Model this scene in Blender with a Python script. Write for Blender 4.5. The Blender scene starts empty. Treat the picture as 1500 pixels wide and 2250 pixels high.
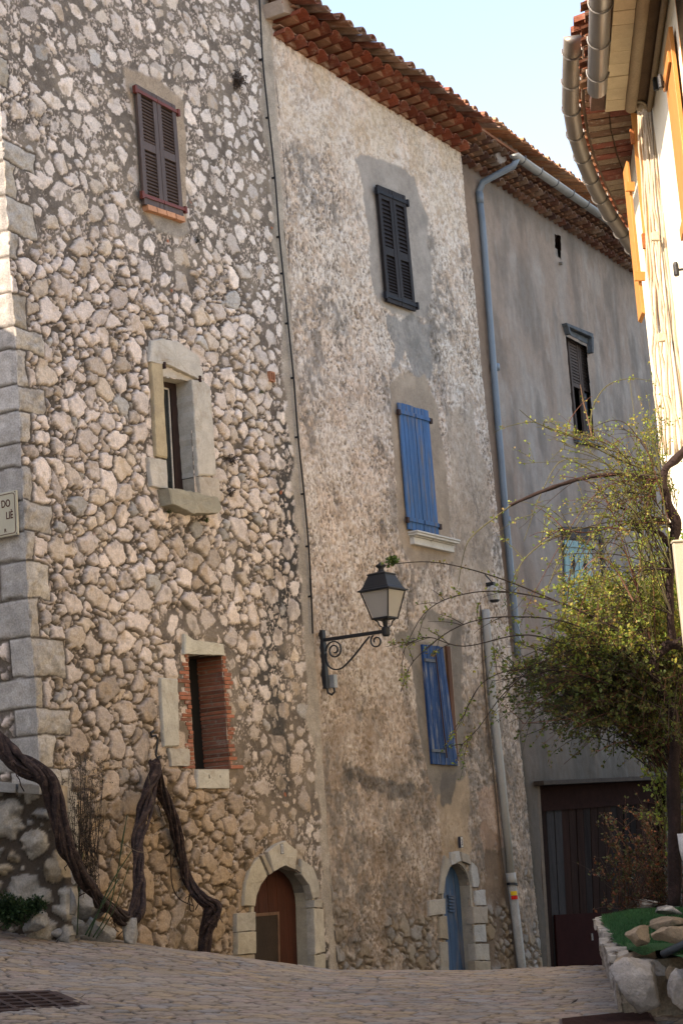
import bpy, bmesh, math, random
import numpy as np
from math import sin, cos, tan, radians, atan2, hypot, pi, sqrt, degrees
from mathutils import Vector, Matrix

# ------------------------------------------------------------------ camera, sky, sun, exposure
sc = bpy.context.scene
FOC = 4000.0; PITCH = radians(10.7); ROLL = radians(4.3)
cam = bpy.data.cameras.new("camera"); camo = bpy.data.objects.new("camera", cam)
sc.collection.objects.link(camo); sc.camera = camo
cam.sensor_fit = 'VERTICAL'; cam.sensor_height = 24.0; cam.lens = FOC / 2250.0 * 24.0
cam.clip_start = 0.1; cam.clip_end = 2000
camo.matrix_world = (Matrix.Rotation(pi / 2 + PITCH, 4, 'X') @ Matrix.Rotation(-ROLL, 4, 'Z'))
world = bpy.data.worlds.new("World"); sc.world = world; world.use_nodes = True
wn = world.node_tree; wn.nodes.clear()
wo = wn.nodes.new("ShaderNodeOutputWorld"); wb = wn.nodes.new("ShaderNodeBackground"); ws = wn.nodes.new("ShaderNodeTexSky")
SUN_EL = radians(35.0); SUNXY = (-0.85, -0.53)
ws.sky_type = 'NISHITA'; ws.sun_disc = False; ws.sun_elevation = SUN_EL
ws.sun_rotation = atan2(SUNXY[0], SUNXY[1]); ws.altitude = 300; ws.air_density = 1.0; ws.dust_density = 1.3; ws.ozone_density = 1.0
wb.inputs[1].default_value = 0.15
wn.links.new(ws.outputs[0], wb.inputs[0]); wn.links.new(wb.outputs[0], wo.inputs[0])
sun = bpy.data.lights.new("sun", 'SUN'); sun.energy = 3.0; sun.angle = radians(0.5); sun.color = (1.0, 0.93, 0.82)
suno = bpy.data.objects.new("sun", sun); sc.collection.objects.link(suno)
_l = hypot(*SUNXY); sd = Vector((SUNXY[0] / _l * cos(SUN_EL), SUNXY[1] / _l * cos(SUN_EL), sin(SUN_EL)))
suno.rotation_euler = sd.to_track_quat('Z', 'Y').to_euler(); suno.location = (-20, -10, 30)
sc.view_settings.view_transform = 'Standard'; sc.view_settings.look = 'None'
sc.view_settings.exposure = 1.90
sc.view_settings.use_white_balance = True; sc.view_settings.white_balance_temperature = 7650; sc.view_settings.white_balance_tint = 16; sc.view_settings.gamma = 1.0
sc.cycles.max_bounces = 8; sc.cycles.diffuse_bounces = 4; sc.cycles.transparent_max_bounces = 8

# ------------------------------------------------------------------ measuring helpers (survey of the photograph)
def ray(px, py):
    dx = px - 750; dy = py - 1125
    xr = dx * cos(ROLL) - dy * sin(ROLL); yu = -dx * sin(ROLL) - dy * cos(ROLL)
    return np.array([xr, FOC * cos(PITCH) - yu * sin(PITCH), FOC * sin(PITCH) + yu * cos(PITCH)]) / FOC
def aty(px, py, Y):
    r = ray(px, py); return r * Y / r[1]
def atz(px, py, z):
    r = ray(px, py); return r * z / r[2]
class Frame:
    "a vertical facade: local x runs along it, local y goes into the wall, z up (0 = eye level)"
    def __init__(s, P, th):
        s.P = np.array(P, float); t = radians(th); s.th = th
        s.d = np.array([sin(t), cos(t)]); s.i = np.array([-cos(t), sin(t)]); s.rot = radians(90 - th)
    def hit(s, px, py, y=0.0):
        r = ray(px, py); k = (s.i @ (s.P + s.i * y)) / (s.i @ r[:2]); q = r * k
        return (q[:2] - s.P) @ s.d, q[2]
    def w(s, u, y, z):
        p = s.P + s.d * u + s.i * y; return (p[0], p[1], z)
class Quad:
    "four measured corners TL TR BR BL of a facade element"
    def __init__(s, fr, pts, y=0.0):
        s.c = [np.array(fr.hit(*p, y)) for p in pts]
    def at(s, a, b):
        top = s.c[0] * (1 - a) + s.c[1] * a; bot = s.c[3] * (1 - a) + s.c[2] * a
        return top * (1 - b) + bot * b

# ------------------------------------------------------------------ numpy noise
def _h(ix, iy, seed):
    n = (ix.astype(np.int64) * 374761393 + iy.astype(np.int64) * 668265263 + seed * 974634777) & 0xffffffff
    n = ((n ^ (n >> 13)) * 1274126177) & 0xffffffff
    n = (n ^ (n >> 16)) & 0xffffffff
    return n / 4294967295.0
def vn(x, y, seed=0):
    ix = np.floor(x); iy = np.floor(y); fx = x - ix; fy = y - iy
    fx = fx * fx * (3 - 2 * fx); fy = fy * fy * (3 - 2 * fy)
    a = _h(ix, iy, seed); b = _h(ix + 1, iy, seed); c = _h(ix, iy + 1, seed); d = _h(ix + 1, iy + 1, seed)
    return (a * (1 - fx) + b * fx) * (1 - fy) + (c * (1 - fx) + d * fx) * fy
def fbm(x, y, s, seed=0, o=4):
    t = 0; amp = 1; tot = 0
    for k in range(o):
        t = t + amp * vn(x * s + 17.3 * k, y * s - 9.1 * k, seed + k); tot += amp; amp *= .5; s = s * 2.03
    return t / tot
def sst(a, b, x):
    t = np.clip((x - a) / (b - a), 0, 1); return t * t * (3 - 2 * t)
def mixc(C, col, m):
    C += (np.array(col)[None, None, :] - C) * m[..., None]
def inpoly(U, Z, poly):
    r = np.zeros(U.shape, bool); n = len(poly)
    for i in range(n):
        x0, y0 = poly[i]; x1, y1 = poly[(i + 1) % n]
        if y0 == y1: continue
        c = ((y0 > Z) != (y1 > Z)) & (U < (x1 - x0) * (Z - y0) / (y1 - y0) + x0)
        r ^= c
    return r
def blur(a, n=1):
    for _ in range(n):
        b = np.pad(a, 1, mode='edge'); a = (b[1:-1, 1:-1] * 2 + b[:-2, 1:-1] + b[2:, 1:-1] + b[1:-1, :-2] + b[1:-1, 2:]) / 6
    return a

# ------------------------------------------------------------------ materials
MATS = {}
ALB = 0.76        # survey colours were read a little high; bring them to real albedo
def mat(name, col=(.5, .5, .5), rough=.85, attr=False, var=.25, vs=6.0, fine=.15, fs=60.0, bump=.3, bs=80.0, stretch=(1, 1, 1),
        spec=.25, metal=0.0, col2=None, c2s=5.0, c2t=(.55, .62), bd=.01, trans=None, alb=ALB):
    if name in MATS: return MATS[name]
    col = tuple(c * alb for c in col); col2 = tuple(c * alb for c in col2) if col2 else None
    m = bpy.data.materials.new(name); m.use_nodes = True; nt = m.node_tree; N = nt.nodes; L = nt.links
    b = N["Principled BSDF"]; b.inputs["Roughness"].default_value = rough; b.inputs["Metallic"].default_value = metal
    b.inputs["Specular IOR Level"].default_value = spec
    tc = N.new("ShaderNodeTexCoord"); mp = N.new("ShaderNodeMapping"); mp.inputs["Scale"].default_value = stretch
    L.new(tc.outputs["Object"], mp.inputs[0])
    def noise(s, det=5, r=.6):
        n = N.new("ShaderNodeTexNoise"); n.inputs["Scale"].default_value = s; n.inputs["Detail"].default_value = det
        n.inputs["Roughness"].default_value = r; L.new(mp.outputs[0], n.inputs["Vector"]); return n
    if attr:
        a = N.new("ShaderNodeAttribute"); a.attribute_name = "Col"; cur = a.outputs["Color"]
    else:
        a = N.new("ShaderNodeRGB"); a.outputs[0].default_value = (*col, 1); cur = a.outputs[0]
    def mul(cur, s, amt):
        n = noise(s); r = N.new("ShaderNodeMapRange"); r.inputs[1].default_value = .3; r.inputs[2].default_value = .7
        r.inputs[3].default_value = 1 - amt; r.inputs[4].default_value = 1 + amt; L.new(n.outputs[0], r.inputs[0])
        v = N.new("ShaderNodeVectorMath"); v.operation = 'SCALE'; L.new(cur, v.inputs[0]); L.new(r.outputs[0], v.inputs["Scale"])
        return v.outputs[0]
    if col2:
        n = noise(c2s, 8, .65); r = N.new("ShaderNodeMapRange"); r.inputs[1].default_value = c2t[0]; r.inputs[2].default_value = c2t[1]
        L.new(n.outputs[0], r.inputs[0]); mx = N.new("ShaderNodeMix"); mx.data_type = 'RGBA'
        L.new(r.outputs[0], mx.inputs[0]); L.new(cur, mx.inputs[6]); mx.inputs[7].default_value = (*col2, 1); cur = mx.outputs[2]
    if var: cur = mul(cur, vs, var)
    if fine: cur = mul(cur, fs, fine)
    L.new(cur, b.inputs["Base Color"])
    if bump:
        n = noise(bs, 6, .65); bp = N.new("ShaderNodeBump"); bp.inputs["Strength"].default_value = bump; bp.inputs["Distance"].default_value = bd
        L.new(n.outputs[0], bp.inputs["Height"]); L.new(bp.outputs[0], b.inputs["Normal"])
    if trans:
        out = N["Material Output"]; t = N.new("ShaderNodeBsdfTranslucent"); mx = N.new("ShaderNodeMixShader")
        mx.inputs[0].default_value = trans; L.new(cur, t.inputs[0]); L.new(b.outputs[0], mx.inputs[1]); L.new(t.outputs[0], mx.inputs[2])
        L.new(mx.outputs[0], out.inputs[0])
    MATS[name] = m; return m

# ------------------------------------------------------------------ mesh building
def link(o, parent=None):
    sc.collection.objects.link(o)
    if parent is not None:
        o.parent = parent
        if "_s" in SHIFT.get(parent.name, {}): pass
    return o
SHIFT = {}
class MB:
    def __init__(s): s.v = []; s.f = []; s.col = []; s.usecol = False; s.n = 0
    def add(s, v, f, c=None):
        v = np.asarray(v, float).reshape(-1, 3); s.v.append(v); s.f += [tuple(i + s.n for i in q) for q in f]; s.n += len(v)
        if c is not None: s.usecol = True
        s.col.append(np.tile(np.array(c if c is not None else (.5, .5, .5)), (len(v), 1)))
    BF = [(0, 3, 2, 1), (4, 5, 6, 7), (0, 1, 5, 4), (1, 2, 6, 5), (2, 3, 7, 6), (3, 0, 4, 7)]
    def box(s, x0, x1, y0, y1, z0, z1, c=None, jit=0):
        v = np.array([(x0, y0, z0), (x1, y0, z0), (x1, y1, z0), (x0, y1, z0), (x0, y0, z1), (x1, y0, z1), (x1, y1, z1), (x0, y1, z1)], float)
        if jit: v += np.random.uniform(-jit, jit, v.shape)
        s.add(v, s.BF, c)
    def qbox(s, Q, a0, a1, b0, b1, y0, y1, c=None, jit=0):
        p = [Q.at(a0, b0), Q.at(a1, b0), Q.at(a1, b1), Q.at(a0, b1)]
        s.prism([tuple(k + np.random.uniform(-jit, jit, 2)) if jit else tuple(k) for k in p], y0, y1, c)
    def prism(s, poly, y0, y1, c=None, cap=True):
        "polygon in (x,z), extruded in y"
        n = len(poly); v = [(p[0], y0, p[1]) for p in poly] + [(p[0], y1, p[1]) for p in poly]
        f = [(i, (i + 1) % n, n + (i + 1) % n, n + i) for i in range(n)]
        if cap: f += [tuple(range(n - 1, -1, -1)), tuple(range(n, 2 * n))]
        s.add(v, f, c)
    def hull8(s, pts, c=None): s.add(pts, s.BF, c)
    def tube(s, path, rad, n=8, c=None, cap=True, nz=0, seed=0):
        P = np.asarray(path, float); m = len(P)
        if np.isscalar(rad): rad = [rad] * m
        T = np.gradient(P, axis=0); T /= (np.linalg.norm(T, axis=1)[:, None] + 1e-9)
        up = np.array([0, 0, 1.0]) if abs(T[0][2]) < .9 else np.array([1.0, 0, 0])
        a = np.cross(T[0], up); a /= np.linalg.norm(a); V = []
        for i in range(m):
            a = a - T[i] * (a @ T[i]); a /= (np.linalg.norm(a) + 1e-9); b = np.cross(T[i], a)
            for k in range(n):
                w = 2 * pi * k / n; r = rad[i]
                if nz: r *= 1 + nz * (sin(k * 2.4 + i * .35 + seed) * .6 + .5 * sin(k * 5.1 + i * .9 + seed * 2))
                V.append(P[i] + (a * cos(w) + b * sin(w)) * r)
        F = [(i * n + k, i * n + (k + 1) % n, (i + 1) * n + (k + 1) % n, (i + 1) * n + k) for i in range(m - 1) for k in range(n)]
        if cap: F += [tuple(range(n - 1, -1, -1)), tuple((m - 1) * n + k for k in range(n))]
        s.add(V, F, c)
    def lathe(s, prof, cx, cy, n=16, c=None, rot0=0, sq=False):
        V = []; m = len(prof)
        for r, z in prof:
            for k in range(n):
                w = 2 * pi * k / n + rot0; V.append((cx + r * cos(w), cy + r * sin(w), z))
        F = [(i * n + k, i * n + (k + 1) % n, (i + 1) * n + (k + 1) % n, (i + 1) * n + k) for i in range(m - 1) for k in range(n)]
        F += [tuple(range(n - 1, -1, -1)), tuple((m - 1) * n + k for k in range(n))]
        s.add(V, F, c)
    def build(s, name, m, parent=None, smooth=False, bevel=0, sub=0, disp=None, shift=None):
        me = bpy.data.meshes.new(name); V = np.concatenate(s.v) if s.v else np.zeros((0, 3))
        sh = shift if shift is not None else (SHIFT.get(parent.name, (0, 0, 0)) if parent is not None else (0, 0, 0))
        V = V - np.array(sh)
        me.from_pydata(V.tolist(), [], s.f)
        bm = bmesh.new(); bm.from_mesh(me); bmesh.ops.recalc_face_normals(bm, faces=bm.faces); bm.to_mesh(me); bm.free()
        if s.usecol:
            at = me.color_attributes.new("Col", 'FLOAT_COLOR', 'POINT'); cc = np.concatenate(s.col)
            at.data.foreach_set("color", np.c_[cc * (ALB if not m.name.endswith("leaf") else 1.0), np.ones(len(cc))].astype(np.float32).ravel())
        if smooth:
            me.polygons.foreach_set("use_smooth", [True] * len(me.polygons))
        me.materials.append(m)
        o = bpy.data.objects.new(name, me); link(o, parent); 
        if parent is not None: SHIFT[o.name] = tuple(sh)
        if bevel:
            b = o.modifiers.new("bevel", 'BEVEL'); b.width = bevel; b.segments = 2; b.limit_method = 'ANGLE'; b.angle_limit = radians(35)
        if sub:
            b = o.modifiers.new("sub", 'SUBSURF'); b.levels = sub; b.render_levels = sub
        return o
def thing(name, label, cat, loc=(0, 0, 0), rotz=0, group=None, shift=None):
    o = bpy.data.objects.new(name, None); sc.collection.objects.link(o); o.location = loc; o.rotation_euler = (0, 0, rotz)
    o.empty_display_size = .2; o["label"] = label; o["category"] = cat
    if group: o["group"] = group
    SHIFT[o.name] = shift if shift is not None else tuple(loc); return o
def fthing(fr, name, label, cat, u, y, z, group=None):
    return thing(name, label, cat, fr.w(u, y, z), fr.rot, group, (u, y, z))
def tag(o, label=None, cat=None, group=None, kind=None):
    for k, v in (("label", label), ("category", cat), ("group", group), ("kind", kind)):
        if v: o[k] = v
    return o
def gridmesh(name, X, Y, Z, C, m, parent=None, cut=None, shift=None, smooth=True):
    nz, nu = X.shape; sh = np.array(shift if shift is not None else (SHIFT.get(parent.name, (0, 0, 0)) if parent is not None else (0, 0, 0)))
    V = np.stack([X, Y, Z], -1).reshape(-1, 3) - sh
    idx = np.arange(nz * nu).reshape(nz, nu)
    F = np.stack([idx[:-1, :-1], idx[:-1, 1:], idx[1:, 1:], idx[1:, :-1]], -1)
    if cut is not None:
        k = ~(cut[:-1, :-1] & cut[1:, 1:] & cut[:-1, 1:] & cut[1:, :-1]); F = F[k]
    F = F.reshape(-1, 4)
    me = bpy.data.meshes.new(name); me.vertices.add(len(V)); me.vertices.foreach_set("co", V.astype(np.float32).ravel())
    me.loops.add(F.size); me.loops.foreach_set("vertex_index", F.astype(np.int32).ravel())
    me.polygons.add(len(F)); me.polygons.foreach_set("loop_start", np.arange(0, F.size, 4, dtype=np.int32))
    try: me.polygons.foreach_set("loop_total", np.full(len(F), 4, np.int32))
    except Exception: pass
    me.update(calc_edges=True)
    if smooth: me.polygons.foreach_set("use_smooth", np.ones(len(F), bool))
    at = me.color_attributes.new("Col", 'FLOAT_COLOR', 'POINT')
    at.data.foreach_set("color", np.concatenate([np.clip(C * ALB, .004, .95), np.ones(C.shape[:2] + (1,))], -1).astype(np.float32).ravel())
    me.materials.append(m); o = bpy.data.objects.new(name, me); link(o, parent)
    if parent is not None: SHIFT[o.name] = tuple(sh)
    return o

# ------------------------------------------------------------------ rubble stones on a raster
def scatter(rng, u0, u1, z0, z1, classes, cover):
    "dart throwing, big stones first; classes = [(rmin, rmax, tries)]"
    cell = .12; grid = {}; S = []
    for rmin, rmax, tries in classes:
        us = rng.uniform(u0, u1, tries); zs = rng.uniform(z0, z1, tries); rs = rng.uniform(rmin, rmax, tries); 
        for u, z, r in zip(us, zs, rs):
            gi, gj = int(u / cell), int(z / cell); ok = True; R = int((r + .16) / cell) + 1
            for a in range(gi - R, gi + R + 1):
                for b in range(gj - R, gj + R + 1):
                    for (x, y, q) in grid.get((a, b), ()):
                        dx = (x - u) * .86; dy = y - z; lim = cover * (q + r)
                        if dx * dx + dy * dy < lim * lim: ok = False; break
                    if not ok: break
                if not ok: break
            if ok: grid.setdefault((gi, gj), []).append((u, z, r)); S.append((u, z, r))
    return S
def stones(U, Z, S, res, rng, warp=.016, pad=.09, seed=5):
    WU = U + (fbm(U, Z, 9, seed, 3) - .5) * 2 * warp * 1.3 + (fbm(U, Z, 30, seed + 9, 3) - .5) * warp * 1.5
    WZ = Z + (fbm(U, Z, 9, seed + 20, 3) - .5) * 2 * warp * 1.3 + (fbm(U, Z, 30, seed + 29, 3) - .5) * warp * 1.5
    f1 = np.full(U.shape, 9.0); f2 = np.full(U.shape, 9.0); ID = np.zeros(U.shape, np.int32); FH = np.zeros(U.shape)
    u0 = U[0, 0]; z0 = Z[0, 0]; nz, nu = U.shape
    for i, (cu, cz, r) in enumerate(S):
        R = r * 1.25 + pad; i0 = max(0, int((cu - R - u0) / res)); i1 = min(nu, int((cu + R - u0) / res) + 2)
        j0 = max(0, int((cz - R - z0) / res)); j1 = min(nz, int((cz + R - z0) / res) + 2)
        if i1 <= i0 or j1 <= j0: continue
        sl = (slice(j0, j1), slice(i0, i1)); qu = (WU[sl] - cu) * .90; qz = (WZ[sl] - cz) * 1.06
        an0 = rng.normal(0, .9); ca, sa = cos(an0), sin(an0); el = rng.uniform(.70, 1.0) if r > .05 else rng.uniform(.5, .95); qu, qz = (qu * ca + qz * sa) * el, (-qu * sa + qz * ca) / el
        k = rng.integers(4, 6) if rng.random() < .6 else 6; an = np.sort(rng.uniform(0, 2 * pi / k * .8, k) + np.arange(k) * 2 * pi / k) + rng.uniform(0, 6)
        f = np.full(qu.shape, -9.0)
        for a in an: f = np.maximum(f, qu * cos(a) + qz * sin(a) - r * rng.uniform(.66, 1.12))
        f = .93 * f + .07 * (np.sqrt(qu * qu + qz * qz) - r)
        h = np.full(qu.shape, 1.0)
        for _ in range(3):
            a = rng.uniform(0, 6.28); g = rng.uniform(.05, .62); h = np.minimum(h, rng.uniform(.72, 1.1) + g * (qu * cos(a) + qz * sin(a)) / r)
        o1 = f1[sl]; o2 = f2[sl]; b = f < o1
        f2[sl] = np.where(b, o1, np.minimum(o2, f)); f1[sl] = np.where(b, f, o1)
        ID[sl] = np.where(b, i, ID[sl]); FH[sl] = np.where(b, h, FH[sl])
    return f1, (f2 - f1) * .5, ID, np.clip(FH, .1, 1.1)

rng = np.random.default_rng(11); random.seed(4); np.random.seed(4)
FA = Frame((-0.6, 21.0), 30.5)                       # facades of the stone house and the plaster house
FC_ = Frame(FA.w(5.60, .10, 0)[:2], 29.5)             # facade of the far house
U_AB = 0.22                                           # joint between stone house and plaster house
def P2(fr, pts): return [fr.hit(*p) for p in pts]

# ------------------------------------------------------------------ ground
def gz(x, y):
    x = np.asarray(x, float); y = np.asarray(y, float)
    xr = np.array([-7, -3.9, -3.2, -2.45, -1.35, -.4, .8, 2.0, 5]); zr = np.array([-.1, -.27, -.37, -.55, -.76, -.96, -1.06, -1.10, -1.12])
    ridge = np.interp(x, xr, zr)
    xn = np.array([-6, -2.15, -.15, 1.65, 5]); zn = np.array([-.62, -.84, -.99, -1.10, -1.14]); near = np.interp(x, xn, zn)
    t = (y - 11) / 5.0
    a = near + (ridge - near) * np.clip(t, -.2, 1)
    a = np.where(y < 10, a + (-1.6 - a) * sst(0, 1, np.clip((10 - y) / 10, 0, 1)), a)
    drop = np.clip(y - 16, 0, 30); k = sst(-3.0, -.3, x)
    a = a - k * (.02 * drop + .13 * np.clip(drop - .6, 0, 30)) - (1 - k) * .03 * drop
    return a
def ground_sheet():
    xs = np.concatenate([np.linspace(-400, -12, 12), np.linspace(-10, 10, 81), np.linspace(12, 400, 12)])
    ys = np.concatenate([np.linspace(-400, -8, 12), np.linspace(-6, 32, 153), np.linspace(40, 600, 12)])
    X, Y = np.meshgrid(xs, ys); Z = gz(np.clip(X, -10, 10), np.clip(Y, -6, 32)) - .09
    C = np.zeros(X.shape + (3,)) + np.array([.17, .14, .11])
    o = gridmesh("ground", X, Y, Z, C, mat("ground_dirt", attr=True, bump=.4, bs=20)); tag(o, kind="structure")
ground_sheet()
def street():
    res = .0135; xs = np.arange(-4.3, 3.7, res); ys = np.arange(9.6, 18.2, res * 1.25); X, Y = np.meshgrid(xs, ys)
    S = scatter(rng, -4.3, 3.7, 9.6, 18.2, [(.07, .105, 8000), (.045, .068, 18000), (.026, .04, 22000)], .74)
    # stones wider across the slope than along it
    f1, e, ID, FH = stones(X, Y, [(a, b * 1.25 / 1.25, r) for a, b, r in S], res, rng, .012, .09, 40) if False else ST(X, Y, S, res, res * 1.25)
    s = e - .004; st = sst(0, .006, s)
    rr = np.random.default_rng(3); n = len(S) + 1; b = rr.uniform(.88, 1.12, n); tint = rr.random(n)
    C = np.zeros(X.shape + (3,)); base = np.array([.33, .27, .215]); C += base
    och = np.array([.36, .275, .185]); gry = np.array([.29, .265, .245]); pnk = np.array([.34, .265, .22])
    t = tint[ID]; C[t < .22] = och; C[(t > .62) & (t < .85)] = gry; C[t > .85] = pnk
    C *= b[ID][..., None]; m = (1 - st) * .85
    mixc(C, (.13, .10, .078), m)
    C *= (.82 + .36 * fbm(X, Y, 1.3, 7, 4))[..., None]
    crack = sst(.50, .60, fbm(X * .5, Y * 2.0, 5, 90, 3)) * (1 - st)
    mixc(C, (.04, .03, .025), np.clip(crack * 1.2, 0, 1)); mixc(C, (.36, .31, .25), sst(.55, .7, fbm(X, Y, 1.9, 93, 4)) * .35)
    cl = np.abs(fbm(X * .55, Y * 2.4, 4.0, 95, 4) - .5); line = sst(.020, .006, cl) * sst(.40, .55, fbm(X, Y, 2.5, 97, 3)); mixc(C, (.045, .034, .027), line * .85)
    H = st * (.004 + .007 * (FH - .4)) + (fbm(X, Y, 25, 3, 3) - .5) * .006 * st - crack * .014 - line * .012
    H += (fbm(X, Y, 1.1, 51, 3) - .5) * .03
    hole = inpoly(X, Y, [tuple(p) for p in GRP])
    o = gridmesh("street", X, Y, gz(X, Y) + H, C, mat("paving_stone", attr=True, rough=.9, var=.12, fine=.16, fs=45, bump=.5, bs=90, bd=.008), cut=hole)
    tag(o, kind="structure")
def ST(U, Z, S, rx, ry):
    "paving stones on a raster with unequal steps"
    WU = U + (fbm(U, Z, 7, 61, 3) - .5) * .05; WZ = Z + (fbm(U, Z, 7, 71, 3) - .5) * .05
    f1 = np.full(U.shape, 9.0); f2 = f1.copy(); ID = np.zeros(U.shape, np.int32); FH = np.zeros(U.shape); u0 = U[0, 0]; z0 = Z[0, 0]; nz, nu = U.shape
    rr = np.random.default_rng(8)
    for i, (cu, cz, r) in enumerate(S):
        R = r * 1.5 + .07; i0 = max(0, int((cu - R - u0) / rx)); i1 = min(nu, int((cu + R - u0) / rx) + 2); j0 = max(0, int((cz - R - z0) / ry)); j1 = min(nz, int((cz + R - z0) / ry) + 2)
        if i1 <= i0 or j1 <= j0: continue
        sl = (slice(j0, j1), slice(i0, i1)); qu = (WU[sl] - cu) * .8; qz = (WZ[sl] - cz) * 1.1; k = 5
        an = np.sort(rr.uniform(0, .9, k) + np.arange(k) * 2 * pi / k) + rr.uniform(0, 6); f = np.full(qu.shape, -9.0)
        for a in an: f = np.maximum(f, qu * cos(a) + qz * sin(a) - r * rr.uniform(.8, 1.1))
        a = rr.uniform(0, 6.28); h = .5 + rr.uniform(0, .45) * (qu * cos(a) + qz * sin(a)) / r + rr.uniform(-.3, .3)
        o1 = f1[sl]; o2 = f2[sl]; b = f < o1; f2[sl] = np.where(b, o1, np.minimum(o2, f)); f1[sl] = np.where(b, f, o1)
        ID[sl] = np.where(b, i, ID[sl]); FH[sl] = np.where(b, h, FH[sl])
    return f1, (f2 - f1) * .5, ID, np.clip(FH, 0, 1)
# drain grate position
_g = atz(80, 2213, -.86)
def ground_at(px, py):
    r = ray(px, py); k = 11.0
    for _ in range(40): k += (float(gz(*(r * k)[:2])) - (r * k)[2]) / r[2] * .8
    return (r * k)
_b, _r, _f = ground_at(113, 2181), ground_at(190, 2213), ground_at(10, 2243)
G_AX = (_r - _b)[:2]; G_AY = np.array([G_AX[1], -G_AX[0]]); G_AY = G_AY / np.linalg.norm(G_AY)
if G_AY @ (_f - _r)[:2] < 0: G_AY = -G_AY
GRP = [_b[:2], _r[:2], _r[:2] + G_AY * 1.2, _b[:2] + G_AY * 1.2]
street()

# ------------------------------------------------------------------ palette of real surface colours
CREAM = np.array([.77, .64, .54]); WHITE = np.array([.83, .735, .665]); GREY = np.array([.40, .375, .34]); OCH = np.array([.50, .35, .20])
MORT = np.array([.20, .165, .135]); TERRA = np.array([.36, .13, .07])
M_STONE = mat("rubble_stone", attr=True, rough=.95, spec=.15, var=.12, vs=9, fine=.24, fs=60, bump=.85, bs=80, bd=.012)
M_CUT = mat("cut_stone", col=(.56, .50, .41), rough=.9, var=.14, vs=7, fine=.10, fs=60, bump=.4, bs=70, bd=.006, col2=(.42, .33, .22), c2s=4, c2t=(.52, .75))
M_CUTA = mat("cut_stone_block", attr=True, rough=.9, var=.16, vs=7, fine=.12, fs=60, bump=.5, bs=60, bd=.008, col2=(.36, .29, .2), c2s=5, c2t=(.54, .8))
M_BRICK = mat("brick", attr=True, rough=.92, var=.2, vs=14, fine=.18, fs=80, bump=.6, bs=90, bd=.006, col2=(.42, .36, .3), c2s=16, c2t=(.56, .7))
M_DARK = mat("dark_room", col=(.012, .011, .01), rough=.9, bump=0, var=0, fine=0)
M_IRON = mat("wrought_iron", col=(.012, .014, .017), rough=.62, var=.2, fine=.1, bump=.15, bs=60, spec=.4)
M_RUST = mat("rusty_iron", col=(.05, .025, .018), rough=.8, bump=.4)

# ------------------------------------------------------------------ stone house
zA0, zA1 = -1.9, 12.4
houseA = fthing(FA, "stone_house", "tall rubble stone house with brown louvred shutters, small stone framed window and arched brown door", "house", -2.3, 0, zA0)
UCZ = [1.3, 1.8, 2.5, 5.0, 6.0, 7.0, 9.0]; UCU = [-4.68, -4.69, -4.74, -4.76, -4.80, -4.83, -4.86]
uc = lambda z: np.interp(z, UCZ, UCU)     # the battered corner
SW_OPEN = P2(FA, [(350, 826), (415, 836), (430, 1094), (360, 1078)])
BW_OPEN = P2(FA, [(412, 1437), (487, 1440), (505, 1690), (427, 1690)])
def arch_poly(fr, sl, sr, ap, bl, br, n=14):
    "arched opening: left spring, right spring, apex, bottom left, bottom right (pixels)"
    a = np.array(fr.hit(*sl)); b = np.array(fr.hit(*sr)); c = np.array(fr.hit(*ap)); p = [tuple(fr.hit(*bl)), tuple(a)]
    m = (a + b) / 2; hv = c[1] - m[1]; sk = c[0] - m[0]
    for k in range(1, n):
        w = pi * k / n; p.append((m[0] - (b[0] - a[0]) / 2 * cos(w) + sk * sin(w) * .6, a[1] + (b[1] - a[1]) * k / n + hv * sin(w)))
    p += [tuple(b), tuple(fr.hit(*br))]; return p
D1 = arch_poly(FA, (553, 1990), (681, 1978), (618, 1903), (553, 2250), (690, 2250))
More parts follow.
